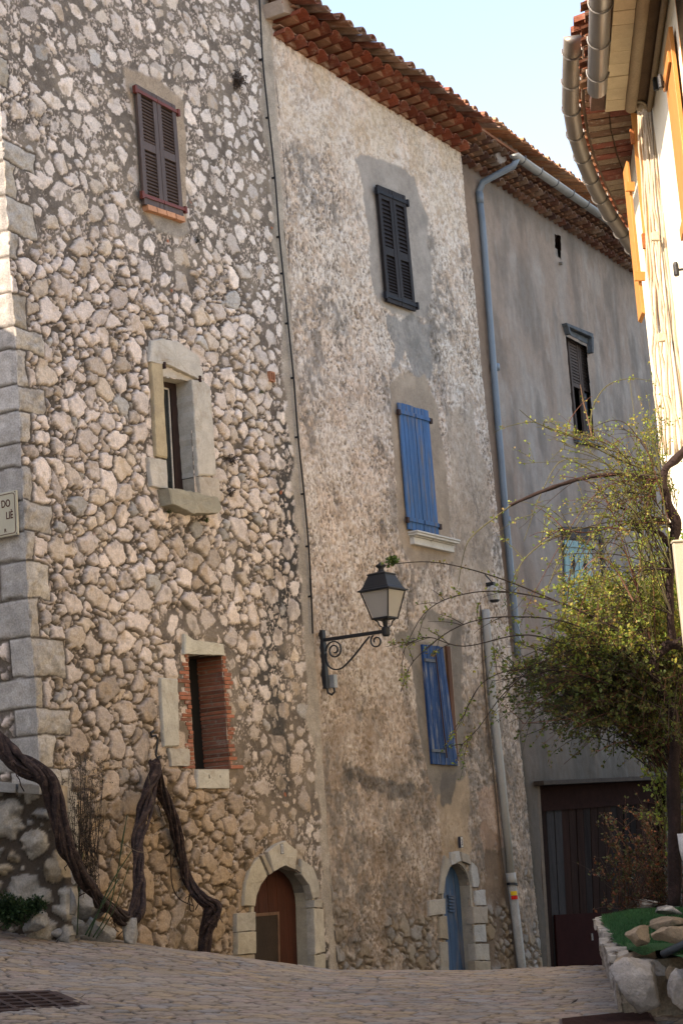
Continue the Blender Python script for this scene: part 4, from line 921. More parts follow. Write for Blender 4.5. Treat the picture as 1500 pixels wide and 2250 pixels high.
for yy in ((1088, 806), (1112, 1142)): m.tube([fp(yy[0], yy[1] - 6, -.07), fp(yy[0] + 1, yy[1] + 8, -.07)], .060, 10)
m.build("lower_downpipe", M_ZINCB, pipe, smooth=True)
def ap(px, py, y): q = FA.hit(px, py, y); return (q[0], y, q[1])
lowpipe = thing("drainpipe", "pale grey drainpipe with yellow and red trail mark, beside the blue arched door", "drainpipe", FA.w(ap(1145, 2120, -.1)[0], -.1, -2.3), FA.rot, None, (ap(1145, 2120, -.1)[0], -.1, -2.3))
m = MB(); m.tube([ap(1066, 1340, -.09), ap(1070, 1400, -.09), ap(1084, 1560, -.09), ap(1100, 1700, -.09), ap(1121, 1920, -.10)], .055, 12); m.build("pipe", mat("pale_grey_pipe", col=(.36, .36, .34), rough=.6, var=.15, vs=2, fine=.06, bump=.1), lowpipe, smooth=True)
m = MB(); m.tube([ap(1121, 1918, -.10), ap(1124, 1945, -.10)], .068, 12); m.build("pipe_socket", mat("pale_grey_pipe"), lowpipe, smooth=True)
m = MB(); m.tube([ap(1124, 1944, -.10), ap(1146, 2130, -.10), ap(1170, 2330, -.10)], .060, 12); m.build("cast_pipe", mat("pale_grey_pipe2", col=(.33, .33, .31), rough=.7, var=.2, bump=.15), lowpipe, smooth=True)
m = MB(); m.tube([ap(1124, 1941, -.10), ap(1124, 1946, -.10)], .078, 12); m.build("pipe_clamp", M_IRON, lowpipe)
for (pa, pb, c, nm) in (((1124.5, 1958), (1125.6, 1967), (.75, .5, .03), "yellow_stripe"), ((1125.7, 1968), (1126.8, 1976), (.6, .02, .01), "red_stripe")):
    m = MB(); a = ap(*pa, -.10); b = ap(*pb, -.10); c0 = np.array(a); c1 = np.array(b); V = []
    for p in (c0, c1):
        for k in range(7):
            w = -pi * .98 + pi * .72 * k / 6; V.append((p[0] + .063 * cos(w), p[1] + .063 * sin(w), p[2]))
    m.add(V, [(k, k + 1, 8 + k, 7 + k) for k in range(6)]); o = m.build(nm, mat(nm, col=c, bump=0, var=.05, fine=.05), lowpipe)

# ------------------------------------------------------------------ right hand side: near cream house and far bend house
FR = Frame((2.87, 14.5), 185.5)
M_PALE = mat("pale_cream_render", alb=1, col=(.78, .72, .58), rough=.9, var=.05, vs=3, fine=.04, bump=.15, bs=60)
M_OAK = mat("orange_varnish", col=(.62, .27, .075), rough=.45, var=.12, vs=6, fine=.12, fs=40, stretch=(1, 1, .12), bump=.12, spec=.3)
houseR = fthing(FR, "cream_house", "sunlit cream house at the right edge with zinc gutter, plank soffit and orange varnished shutter", "house", 4, 0, -2)
m = MB(); m.box(0, 19, 0, 6, -2.2, 6.02); m.build("wall", M_PALE, houseR)
M_SOF = mat("cream_soffit_paint", attr=True, rough=.8, var=.1, fine=.06, bump=.1)
m = MB(); u = .02; rr = random.Random(4)
while u < 12:
    m.box(u, u + .232, -.40, -.235, 6.0 + rr.uniform(0, .006), 6.05, tuple(np.array([.62, .50, .33]) * rr.uniform(.88, 1.05))); u += .238
m.build("soffit", M_SOF, houseR, bevel=.003)
m = MB(); m.box(.03, 19, -.52, -.403, 6.02, 6.08); m.box(.03, 19, -.52, .0, 6.085, 6.12); m.build("eave_board", mat("dark_eave", col=(.10, .055, .04), var=.3), houseR)
m = MB(); m.tube([(.05, -.185, 6.0), (6, -.185, 6.0), (14, -.185, 6.0)], .048, 10); m.build("round_moulding", mat("tan_moulding", col=(.45, .34, .22), var=.1, bump=.1), houseR, smooth=True)
m = MB(); m.box(.02, 19, -.14, .0, 6.02, 6.06); m.build("soffit_recess", mat("brown_recess", col=(.16, .10, .06), var=.2), houseR)
m = MB(); m.tube([(.03, -.035, 5.975), (19, -.035, 5.975)], .022, 8); m.build("wall_moulding", mat("tan_moulding"), houseR, smooth=True)
m = MB(); m.box(.02, 19, -.05, .0, 5.99, 6.0); m.build("wall_board", mat("tan_moulding"), houseR)
tile_roof(FR, houseR, .0, 9.5, 6.16, .56, .21, [(.42, .17, .09), (.34, .13, .07), (.5, .28, .16)], slope=.25, ncourse=6, seed=14)
m = MB(); m.prism([(0, 6.10), (0, 6.12), (0, 6.13)], 0, .01) if False else m.hull8([(.05, -.3, 6.13), (19, -.3, 6.13), (19, 5.5, 6.9), (.05, 5.5, 6.9), (.05, -.3, 6.16), (19, -.3, 6.16), (19, 5.5, 8.3), (.05, 5.5, 8.3)]); m.build("roof_slope", mat("roof_tile"), houseR)
def cyl(px, py, z): return atz(px, py, z)
def loc(fr, w): d = np.array(w[:2]) - fr.P; return (d @ fr.d, d @ fr.i, w[2])
m = MB(); gpts = [loc(FR, cyl(1311, 196, 6.02)), loc(FR, cyl(1318, 0, 6.02))]; a, b = np.array(gpts[0]), np.array(gpts[1]); far = b + (b - a) / np.linalg.norm(b - a) * 8; far[2] = 6.02
gutter(m, [a, b, far], .082); g = m.build("gutter", mat("bright_zinc", col=(.33, .31, .29), rough=.42, metal=.75, var=.1, vs=2, fine=.04, bump=.05, spec=.5), houseR, smooth=True)
dirg = (b - a) / np.linalg.norm(b - a)
for t in np.arange(.35, 5, .62):
    c = a + dirg * t; m = MB(); m.tube([(c[0], c[1] + .090 * cos(w), c[2] - .092 * sin(w)) for w in np.linspace(-.3, pi + .3, 12)], .007, 5); m.build("gutter_bracket", mat("zinc_strap", col=(.25, .24, .23), rough=.5, metal=.5), g)
def shutter_flat(parent, u0, u1, y0, z0, z1, name="shutter"):
    o = MB(); o.box(u0, u1, y0, y0 + .032, z0, z1); s = o.build(name, M_OAK, parent, bevel=.004)
    o = MB(); o.box(u0 + .002, u1 - .05, y0 - .022, y0 - .002, z0 + .14, z0 + .23); o.build("batten", M_OAK, s, bevel=.003)
    o = MB(); o.box(u0 + .002, u1 - .05, y0 - .022, y0 - .002, z1 - .25, z1 - .16); o.build("batten", M_OAK, s, bevel=.003); return s
zt_, zb_ = FR.hit(1453, 112, -.07)[1], FR.hit(1494, 592, -.07)[1]
shutter_flat(houseR, 1.66, 2.25, -.050, zb_, zt_); pass
for p in ((1450, 178, -.1), (1439, 183, -.05), (1484, 590, -.08)):
    q = FR.hit(*p); m = MB(); m.lathe([(.018, q[1] - .06), (.022, q[1] - .05), (.022, q[1] + .03), (.015, q[1] + .05)], q[0], p[2], 8); m.box(q[0] - .01, q[0] + .01, p[2], .01, q[1] - .02, q[1] - .005); m.build("shutter_stay", mat("black_plastic", col=(.02, .02, .022), rough=.4), houseR)
m = MB(); m.box(2.5, 3.5, -.012, .02, 4.35, 5.85); wdw = m.build("window_frame", M_OAK, houseR); m = MB(); m.box(2.6, 3.4, -.02, -.013, 4.45, 5.75); m.build("pane", mat("window_glass"), wdw)
# cables along the eave and down the corner
cab = thing("cable_bundle", "bundle of cream painted cables coiled under the eave and running down the sunlit wall", "cable", tuple(aty(1412, 260, 14.6)))
M_CAB = mat("painted_cable", col=(.62, .50, .36), rough=.7, var=.15, bump=.1); rr = random.Random(6)
for k in range(9):
    t = k / 8; m = MB(); x0 = 1400 + 30 * t; pts = []
    for j, yy in enumerate(range(235, 1010, 45)):
        s = (yy - 235) / 700.0; pts.append(aty(x0 + 45 * s + 30 * s * t + rr.uniform(-2.5, 2.5) * (1 + s), yy, 14.58 + .15 * (1 - t) + .55 * s * (1 - t) + rr.uniform(-.01, .01)))
    m.tube(pts, rr.uniform(.008, .017), 6); m.build("cable", M_CAB, cab, smooth=True)
for k in range(5):
    m = MB(); c = aty(1406 + (k % 2) * 3, 165 + 17 * k, 14.42); m.tube([c + np.array([.045 * cos(w), -.02 * k * 0 + .05 * sin(w), .022 * sin(w * 1.0 + k)]) for w in np.linspace(.3 * k, 5.4 + .3 * k, 14)], .013, 6); m.build("cable_coil", M_CAB, cab, smooth=True)
for k in range(4):
    m = MB(); c = aty(1404 + k, 172 + 20 * k, 14.40); m.lathe([(.001, c[2] - .035), (.028, c[2] - .025), (.034, c[2]), (.028, c[2] + .025), (.001, c[2] + .035)], c[0], c[1], 9); m.build("insulator", mat("cream_insulator", col=(.55, .45, .33), rough=.5), cab, smooth=True)
m = MB(); m.tube([aty(1420, 150, 14.1), aty(1428, 60, 13.6), aty(1445, -40, 13.0), aty(1450, -300, 11.4)], .022, 7); m.build("eave_cable", mat("tan_moulding"), cab, smooth=True)
m = MB(); m.tube([aty(1430, 235, 14.5), aty(1440, 420, 14.55), aty(1462, 640, 14.6), aty(1487, 830, 14.6), aty(1512, 1010, 14.6)], .007, 5); m.build("thin_cable", mat("grey_cable", col=(.2, .17, .13)), cab)
for p in ((1438, 520), (1452, 742)):
    m = MB(); c = aty(*p, 14.55); m.box(c[0] - .03, c[0] + .03, c[1] - .02, c[1] + .02, c[2] - .035, c[2] + .035, jit=.006); m.build("cable_clip", M_CAB, cab, bevel=.006)

# far bend house
houseS = thing("bend_house", "tiled house beyond the cream one, following the bend, with brick eaves and opened orange shutters", "house", (3.1, 17, -2.2))
WL = [np.array(p) for p in ((2.87, 14.5), (3.02, 16.0), (3.16, 17.5), (3.5, 18.7), (4.1, 20.3), (5.0, 22.2), (6.4, 24.6))]
m = MB(); n = len(WL); V = [(p[0], p[1], z) for z in (-2.6, 6.62) for p in WL] ; V2 = [(p[0] + 5, p[1] - 1.2, z) for z in (-2.6, 6.62) for p in WL]
F = [(i, i + 1, n + i + 1, n + i) for i in range(n - 1)] + [(2 * n + i, 2 * n + i + 1, 3 * n + i + 1, 3 * n + i) for i in range(n - 1)]
F += [(i + n, i + n + 1, 3 * n + i + 1, 3 * n + i) for i in range(n - 1)] + [(0, n, 3 * n, 2 * n), (n - 1, 2 * n - 1, 4 * n - 1, 3 * n - 1)]
m.add(V + V2, F); m.build("wall", M_PALE, houseS)
HG = 6.60
GP = [atz(x, y, HG) for x, y in ((1257, 78), (1254, 150), (1252, 225), (1262, 290), (1280, 350), (1305, 410), (1335, 465), (1366, 512), (1396, 556), (1430, 600))]
m = MB(); gutter(m, GP, .078); gS = m.build("gutter", mat("warm_zinc", col=(.27, .235, .20), rough=.45, metal=.55, var=.12, vs=2, fine=.05, bump=.06, spec=.4), houseS, smooth=True)
def along(P, t):
    L = [0]; 
    for a, b in zip(P[:-1], P[1:]): L.append(L[-1] + np.linalg.norm(np.array(b) - np.array(a)))
    t = min(max(t, 0), L[-1] - 1e-6)
    for i in range(len(L) - 1):
        if t <= L[i + 1]:
            k = (t - L[i]) / (L[i + 1] - L[i]); a, b = np.array(P[i]), np.array(P[i + 1]); return a * (1 - k) + b * k, (b - a) / np.linalg.norm(b - a), L[-1]
_, _, LG = along(GP, 0)
for t in np.arange(.3, LG, .62):
    c, d, _ = along(GP, t); sdv = np.array([d[1], -d[0], 0]); m = MB(); m.tube([c + sdv * .086 * cos(w) - np.array([0, 0, .088 * sin(w)]) for w in np.linspace(-.3, pi + .3, 12)], .007, 5); m.build("gutter_bracket", mat("zinc_strap"), gS)
# brick soffit in two courses, following the bend
BC = [(.26, .15, .10), (.32, .22, .15), (.22, .12, .08), (.36, .27, .19), (.30, .10, .07)]
rr = random.Random(8); m = MB(); t = .0
while t < LG - .2:
    c0, d0, _ = along(GP, t); c1, d1, _ = along(GP, t + .15)
    for (q0, q1) in ((.13, .33), (.345, .56)):
        col = tuple(np.array(BC[rr.randrange(5)]) * rr.uniform(.8, 1.15)); n0 = np.array([d0[1], -d0[0], 0]); n1 = np.array([d1[1], -d1[0], 0]); zz = HG - .02 + rr.uniform(-.004, .004)
        A = [c0 + n0 * q0, c1 + n1 * q0 - d1 * .012, c1 + n1 * q1 - d1 * .012, c0 + n0 * q1]
        m.hull8([(p[0], p[1], zz) for p in A] + [(p[0], p[1], zz + .05) for p in A], col)
    t += .155
m.build("brick_soffit", M_BRICK, houseS)
m = MB()
ns = 24
V = []
for i in range(ns + 1):
    c, d, _ = along(GP, LG * i / ns); nn = np.array([d[1], -d[0], 0])
    for q, z in ((.10, .015), (.78, .015), (.78, .06), (.10, .06)): p = c + nn * q; V.append((p[0], p[1], HG + z))
m.add(V, [(i * 4 + k, i * 4 + (k + 1) % 4, (i + 1) * 4 + (k + 1) % 4, (i + 1) * 4 + k) for i in range(ns) for k in range(4)]); m.build("mortar_soffit", mat("soffit_mortar", col=(.20, .14, .10)), houseS)
m = MB(); t = 0.0; rr = random.Random(12)                                  # canal tiles over the gutter
while t < LG:
    c, d, _ = along(GP, t); nn = np.array([d[1], -d[0], 0]); col = tuple(np.array([(.40, .14, .07), (.30, .10, .055), (.5, .26, .14)][rr.randrange(3)]) * rr.uniform(.7, 1.1)); P = []; j0 = rr.uniform(-.02, .02)
    for q, up in ((.02 + j0, 0), (1.5, .38)):
        for r in (.085, .07):
            for k in range(7):
                a = pi * k / 6; p = c + nn * q - d * r * cos(a); P.append((p[0], p[1], HG + .075 + up + r * sin(a)))
    F = []
    for k in range(6): F += [(k, k + 1, 15 + k, 14 + k), (7 + k, 21 + k, 22 + k, 8 + k), (k, 7 + k, 8 + k, k + 1)]
    m.add(P, F, col); t += .19
m.build("roof", M_TILE, houseS)
# opened shutters standing off the wall
def open_panel(px, Y, th=.035):
    p = [aty(x, y, Y) for x, y in px]; m = MB(); m.hull8([(q[0], q[1], q[2]) for q in p] + [(q[0] + .01, q[1] + th, q[2]) for q in p]); return m.build("opened_shutter", M_OAK, houseS, bevel=.003)
o1 = open_panel([(1384, 246), (1410, 252), (1442, 618), (1420, 610)], 15.6)
for q in ((1384, 286), (1410, 516)):
    m = MB(); c = aty(q[0] + 4, q[1] + 14, 15.56); m.box(c[0] - .018, c[0] + .018, c[1] - .02, c[1] + .02, c[2] - .07, c[2] + .07); m.build("batten_end", mat("shaded_oak_end", col=(.36, .12, .04)), o1, bevel=.003)
o2 = open_panel([(1375, 352), (1381, 356), (1417, 690), (1409, 686)], 15.9, .30)
for (q, w) in (((1384, 409), 20), ((1405, 606), 24)):
    m = MB(); p = [aty(q[0] - w / 2, q[1] - 10, 15.86), aty(q[0] + w / 2, q[1] - 10, 15.86), aty(q[0] + w / 2, q[1] + 10, 15.86), aty(q[0] - w / 2, q[1] + 10, 15.86)]; m.hull8([tuple(v) for v in p] + [(v[0], v[1] + .03, v[2]) for v in p]); m.build("batten", M_OAK, o2, bevel=.003)

# cream wall cabinet, urn
c0 = aty(1478, 1192, 11.5); m = MB(); m.box(c0[0], 2.56, 11.5, 11.56, c0[2] - 1.25, c0[2]); m.box(c0[0] - .006, 2.56, 11.49, 11.57, c0[2], c0[2] + .015)
cb = m.build("wall_cabinet", mat("cream_enamel", col=(.50, .45, .36), rough=.5, var=.05, fine=.03, bump=.05), None, bevel=.006); tag(cb, "cream metal cabinet fixed to the right hand wall behind the bare trunk", "cabinet")

# ------------------------------------------------------------------ planter with artificial turf and rocks
PZ = -.72
pa = atz(1352, 2104, PZ - .02); pb = atz(1316, 2022, PZ - .02); dirp = (pb - pa)[:2]; Lp = np.linalg.norm(dirp); dirp /= Lp; thp = degrees(atan2(dirp[0], dirp[1]))
FP = Frame(pa[:2], thp + 180)       # local x runs towards the camera, y into the planter
planter = fthing(FP, "stone_planter", "low rendered stone planter along the cream wall with rough boulders at its near end", "planter", -1, 0, -1.4)
def planter_build():
    res = .02; us = np.arange(-Lp - .3, .12, res); zs = np.arange(-1.9, PZ + .005, res); U, Z = np.meshgrid(us, zs); C = np.zeros(U.shape + (3,)) + np.array([.36, .32, .28])
    mixc(C, (.48, .46, .43), sst(.45, .6, fbm(U, Z, 5, 501, 4))); mixc(C, (.14, .11, .09), sst(.55, .68, fbm(U, Z, 9, 505, 4)) * .8)
    H = (fbm(U, Z, 7, 509, 4) - .5) * .09; gridmesh("side_wall", U, -H, Z, C, M_STONE, planter)
    res = .018; ys = np.arange(-.02, 1.5, res); zs = np.arange(-1.5, PZ - .03, res); Yg, Zg = np.meshgrid(ys, zs); C = np.zeros(Yg.shape + (3,)) + np.array([.30, .24, .18])
    mixc(C, (.42, .36, .28), sst(.45, .6, fbm(Yg, Zg, 6, 511, 4))); H = (fbm(Yg, Zg, 5, 519, 4) - .5) * .16
    gridmesh("end_wall", .06 + H, Yg, Zg, C, M_STONE, planter)
    m = MB(); rr = random.Random(3)
    k = -Lp - .2
    while k < .05:
        L = rr.uniform(.25, .5); m.box(k, min(k + L, .1), -.045 + rr.uniform(-.01, .01), .085 + rr.uniform(-.01, .02), PZ - .06, PZ + rr.uniform(-.02, .012), jit=.018); k += L + .004
    m.build("coping", mat("white_coping", col=(.42, .39, .35), var=.35, bump=.9, bs=25, col2=(.2, .17, .13), c2s=9), planter, bevel=.006)
    m = MB(); m.box(-Lp - .2, .02, .08, 1.55, PZ - .3, PZ - .04); m.build("soil", mat("soil", col=(.08, .06, .045), bump=.5), planter)
planter_build()
def noise_rock(name, label, center, size, rot, col, seed, m=None, group="loose rocks on the planter", sub=4, sharp=.35):
    bm = bmesh.new(); bmesh.ops.create_icosphere(bm, subdivisions=sub, radius=1); rr = np.random.default_rng(seed)
    pl = [(lambda v: v / np.linalg.norm(v))(rr.normal(size=3)) for _ in range(11)]; dd = rr.uniform(.38, .82, 11)
    V = np.array([v.co[:] for v in bm.verts]); 
    for n_, d_ in zip(pl, dd):
        k = V @ n_; V -= np.outer(np.maximum(k - d_, 0) * .97, n_)
    nz_ = (fbm(V[:, 0] * 1.0 + 5 + seed, V[:, 1] + V[:, 2] * .7, 2.2, seed, 4) - .5); V *= (1 + sharp * nz_)[:, None]
    nz2 = (fbm(V[:, 0] * 1.0 - V[:, 2], V[:, 1] + V[:, 2] * .7, 9, seed + 3, 3) - .5); V *= (1 + .16 * nz2)[:, None]
    for v, c in zip(bm.verts, V): v.co = Vector(c * np.array(size))
    me = bpy.data.meshes.new(name); bm.to_mesh(me); bm.free(); me.polygons.foreach_set("use_smooth", [True] * len(me.polygons)); me.materials.append(col)
    o = bpy.data.objects.new(name, me); sc.collection.objects.link(o); o.location = center; o.rotation_euler = rot; tag(o, label, "rock", group); return o
MR_G = mat("grey_limestone", col=(.24, .235, .23), rough=.9, var=.3, vs=9, fine=.2, bump=.7, bs=35, bd=.02, col2=(.45, .44, .42), c2s=6, c2t=(.5, .62))
MR_T = mat("tan_sandstone", col=(.36, .28, .20), rough=.9, var=.2, vs=9, fine=.15, bump=.6, bs=35, bd=.02, col2=(.45, .22, .14), c2s=6, c2t=(.62, .72))
MR_W = mat("white_limestone", col=(.42, .39, .36), rough=.85, var=.25, vs=7, fine=.12, bump=.8, bs=22, bd=.03, col2=(.30, .24, .18), c2s=4, c2t=(.55, .7))
def onp(px, py, z=PZ): return atz(px, py, z)
def pxw(w, Y): return w / FOC * Y
R_ = [((1412, 1990, -.66), (90, 26), MR_G, 1, "long flat grey rock with pale top at the far side of the turf"),
      ((1464, 1999, -.64), (58, 26), MR_G, 22, "small dark grey rock in front of the long flat grey rock"),
      ((1400, 2056, -.60), (60, 34), MR_T, 3, "small squarish tan rock at the near left corner of the turf"),
      ((1474, 2054, -.60), (74, 38), MR_T, 4, "large pointed tan rock with yellow lichen on the near edge of the turf"),
      ((1455, 2034, -.62), (92, 26), MR_T, 5, "pinkish long rock lying behind the large tan rock")]
for (c, wh, mt, sd, lb) in R_:
    p = atz(c[0], c[1], c[2]); Y = p[1]; noise_rock("rock", lb, tuple(p), (pxw(wh[0], Y) * .62, pxw(wh[0], Y) * .42, pxw(wh[1], Y) * .72), (random.uniform(-.15, .15), random.uniform(-.1, .1), random.uniform(-.5, .5)), mt, sd)
for (c, Y, wh, mt, sd, lb, rot) in (((1408, 2166), 11.15, (150, 118), MR_W, 16, "big white boulder at the near foot of the planter", (.1, .15, .3)),
                               ((1420, 2128), 11.4, (90, 40), MR_W, 27, "rounded white boulder above the big white boulder", (0, .1, .2)),
                               ((1478, 2140), 11.3, (34, 44), MR_T, 18, "narrow pale stone wedged between the boulders", (.2, .3, 0)),
                               ((1500, 2180), 11.0, (60, 95), MR_W, 19, "white boulder with a rust streak cut by the right edge", (.1, 0, .5)),
                               ((1395, 2105), 11.5, (110, 36), MR_T, 20, "weathered tan ledge stone under the turf flap", (0, 0, .1))):
    p = aty(*c, Y); noise_rock("boulder", lb, tuple(p), (pxw(wh[0], Y) * .56, pxw(wh[0], Y) * .45, pxw(wh[1], Y) * .56), rot, mt, sd, group="boulders at the planter end")
def turf():
    P = [atz(x, y, PZ + .012) for x, y in ((1321, 2018), (1500, 1982), (1620, 1975), (1620, 2120), (1440, 2088), (1376, 2080), (1356, 2072))]
    poly = [(p[0], p[1]) for p in P]; xs = np.arange(1.2, 3.4, .03); ys = np.arange(10.8, 18, .03); X, Y = np.meshgrid(xs, ys); k = inpoly(X, Y, poly)
    Z = PZ + .012 + (fbm(X, Y, 2, 520, 3) - .5) * .05; C = np.zeros(X.shape + (3,)) + np.array([.018, .085, .025])
    t = gridmesh("artificial_turf", X, Y, Z, C, mat("turf_backing", attr=True, bump=.4), None, cut=~k); tag(t, "bright green artificial turf laid on the planter under the rocks", "turf")
    pts = []; F = []; rr = np.random.default_rng(2); n = 0; CC = []
    while n < 26000:
        x, y = rr.uniform(1.4, 3.2), rr.uniform(11.2, 17.5)
        if not inpoly(np.array([[x]]), np.array([[y]]), poly)[0, 0]: continue
        z = PZ + .02 + float(fbm(np.array([x]), np.array([y]), 2, 520, 3)[0] - .5) * .05; a = rr.uniform(0, 6.28); w = .004; h = rr.uniform(.012, .026); dx, dy = w * cos(a), w * sin(a); lx, ly = rr.uniform(-.01, .01, 2)
        b = len(pts); pts += [(x - dx, y - dy, z - .008), (x + dx, y + dy, z - .008), (x + lx, y + ly, z + h)]; F.append((b, b + 1, b + 2)); c = np.array([.035, .125, .045]) * rr.uniform(.6, 1.5); CC += [c] * 3; n += 1
    mb = MB(); mb.add(pts, F); mb.col = [np.array(CC)]; mb.usecol = True; o = mb.build("turf_blades", mat("turf_blade", attr=True, bump=0, var=0, fine=0, rough=.6), t); o["kind"] = "stuff"
    # loose flap over the near edge
    mb = MB(); xs = np.linspace(1376, 1500, 16); V = []
    for x in xs:
        for y, Y in ((2072, 11.75), (2080, 11.45), (2093 + 6 * sin(x * .09), 11.32)): V.append(aty(x, y, Y))
    mb.add(V, [(i * 3 + k, i * 3 + k + 1, (i + 1) * 3 + k + 1, (i + 1) * 3 + k) for i in range(15) for k in range(2)]); mb.build("turf_flap", mat("turf_flap_green", col=(.02, .10, .03), var=.4, vs=60, fine=.4, bump=1, bs=120, bd=.02), t)
turf()
m = MB(); m.tube([aty(1455, 2097, 11.2), aty(1475, 2087, 11.15), aty(1500, 2076, 11.1), aty(1560, 2040, 11.0)], .024, 10); tag(m.build("hose", mat("grey_hose", col=(.06, .075, .09), rough=.5, bump=.05), None, smooth=True), "blue-grey plastic pipe lying across the planter edge", "pipe")
u0 = aty(1533, 1990, 12.2); m = MB(); m.lathe([(.09, u0[2] - .02), (.085, u0[2] + .02), (.035, u0[2] + .05), (.03, u0[2] + .22), (.05, u0[2] + .27), (.075, u0[2] + .30), (.085, u0[2] + .36), (.088, u0[2] + .47), (.078, u0[2] + .47)], u0[0], u0[1], 20)
tag(m.build("urn", mat("white_urn", col=(.62, .62, .62), rough=.5, var=.05, bump=.05), None, smooth=True), "white footed urn at the right edge above the turf", "urn")
# brown cover plate in the paving
P = [ground_at(x, y) for x, y in ((1228, 2246), (1425, 2226), (1446, 2262), (1232, 2290))]
m = MB(); q = [tuple(np.array(p) + np.array([0, 0, .018])) for p in P]; m.hull8([tuple(np.array(p) - np.array([0, 0, .01])) for p in P][::-1] + q[::-1])
for k in range(14):
    t = (k + .5) / 14; a = np.array(q[0]) * (1 - t) + np.array(q[3]) * t; b = np.array(q[1]) * (1 - t) + np.array(q[2]) * t; d_ = (b - a) * .03
    m.hull8([tuple(a + d_ + (0, -.006, 0)), tuple(b - d_ + (0, -.006, 0)), tuple(b - d_ + (0, .006, 0)), tuple(a + d_ + (0, .006, 0)), tuple(a + d_ + (0, -.004, .007)), tuple(b - d_ + (0, -.004, .007)), tuple(b - d_ + (0, .004, .007)), tuple(a + d_ + (0, .004, .007))])
tag(m.build("cover_plate", mat("brown_plate", col=(.075, .038, .036), rough=.6, var=.15, bump=.2), None), "ribbed brown metal cover plate in the paving at the bottom right", "cover plate")

# drain grate ------------------------------------------------------------------
gc_ = np.mean(GRP, axis=0); gzz = float(gz(*gc_)) ; ax = G_AX / np.linalg.norm(G_AX); Lx = np.linalg.norm(G_AX)
grate = thing("drain_grate", "rusty square-barred drain grate sunk in the paving at the lower left", "drain grate", (gc_[0], gc_[1], gzz - .2))
def gp(a, b, z):
    p = np.array(GRP[0]) + ax * a * Lx + G_AY * b * 1.2; return (p[0], p[1], float(gz(*p)) + z)
def bar(m, a0, b0, a1, b1, wa, wb, z0, z1):
    c = [gp(a0 - wa, b0 - wb, 0), gp(a1 + wa, b0 - wb, 0), gp(a1 + wa, b1 + wb, 0), gp(a0 - wa, b1 + wb, 0)]; m.hull8([(p[0], p[1], p[2] + z0) for p in c] + [(p[0], p[1], p[2] + z1) for p in c])
M_GR = mat("rusted_cast_iron", col=(.055, .032, .028), rough=.75, var=.3, bump=.3)
m = MB()
for k in range(6): bar(m, k / 5, 0, k / 5, 1, .028 if k % 5 else .05, .0, -.03, .012)
m.build("long_bars", M_GR, grate)
m = MB()
for k in range(9): bar(m, 0, k / 8, 1, k / 8, .0, .014 if k % 8 else .03, -.03, .009)
m.build("cross_bars", M_GR, grate)
m = MB(); bar(m, -.03, -.02, 1.03, 1.02, 0, 0, -.30, -.22); m.build("pit_floor", M_DARK, grate)
m = MB()
for k in ((-.04, -.03, 0, 1.03), (1, -.03, 1.04, 1.03), (-.04, -.04, 1.04, 0), (-.04, 1.0, 1.04, 1.04)): bar(m, k[0], k[1], k[2], k[3], 0, 0, -.3, -.005)
m.build("pit_walls", mat("pit_wall", col=(.06, .05, .04)), grate)

# ------------------------------------------------------------------ low stair wall at the left
FL = Frame((0, 15.8), 90)
lowwall = fthing(FL, "low_rubble_wall", "low rubble retaining wall with flat cap stones at the lower left", "wall", -3.2, 0, -.5)
def low_wall():
    xr = FL.hit(128, 1900)[0]; zt = FL.hit(60, 1728)[1]; res = .014; us = np.arange(-5.2, xr + .12, res); zs = np.arange(-1.0, zt, res); U, Z = np.meshgrid(us, zs)
    S = scatter(rng, -5.3, xr + .2, -1.1, zt, [(.12, .19, 900), (.07, .10, 2500), (.035, .055, 5000)], .8)
    f1, e, ID, FH = stones(U, Z, S, res, rng, .02, .1, 605); s = e - .018 - .012 * (fbm(U, Z, 20, 606, 2) - .4); st = sst(0, .008, s); prof = 1 - np.exp(-np.clip(s, 0, 1) / .03)
    H = prof * (.04 + .08 * FH) + (fbm(U, Z, 20, 607, 4) - .5) * .03 * st; b = rng.normal(1, .12, len(S))[ID]; C = np.zeros(U.shape + (3,)) + np.array([.46, .42, .36]); t = rng.random(len(S))[ID]
    C[t < .35] = (.40, .385, .36); C[t > .8] = (.50, .40, .28); C[(t > .97) & (np.array([q[2] for q in S])[ID] < .06)] = (.4, .16, .09); C *= b[..., None]; C *= (1 - .35 * sst(.58, .7, fbm(U, Z, 12, 608, 4)))[..., None]
    C = C * st[..., None] + np.array([.10, .078, .06]) * (1 - st[..., None]); wr = xr + (fbm(U, Z, 3, 609, 2) - .5) * .12 + .10 * sst(.5, -.4, Z)
    edge = U > wr; Y = np.where(edge, .5, -H); gridmesh("wall_face", np.minimum(U, wr), Y, Z, C, M_STONE, lowwall)
    m = MB(); m.box(-5.2, xr - .03, .12, 1.4, -1.0, zt - .02); m.build("wall_core", mat("plain_stone"), lowwall)
    for (a, b, h) in ((-30, 40, 0), (-130, -34, .02), (44, 92, -.015), (-260, -134, .01)):
        m = MB(); p = [FL.hit(a, 1716), FL.hit(b, 1722), FL.hit(b, 1742), FL.hit(a, 1738)]; rough_stone(m, [(q[0], q[1] + h) for q in p], -.10, .7, (.50, .49, .47), seed=int(a) + 500, amp=.012); m.build("cap_stone", M_CUTA, lowwall)
low_wall()
MR_L = mat("lichen_boulder", col=(.36, .345, .32), rough=.9, var=.25, vs=7, fine=.15, bump=.7, bs=30, bd=.02, col2=(.18, .165, .15), c2s=5, c2t=(.5, .66))
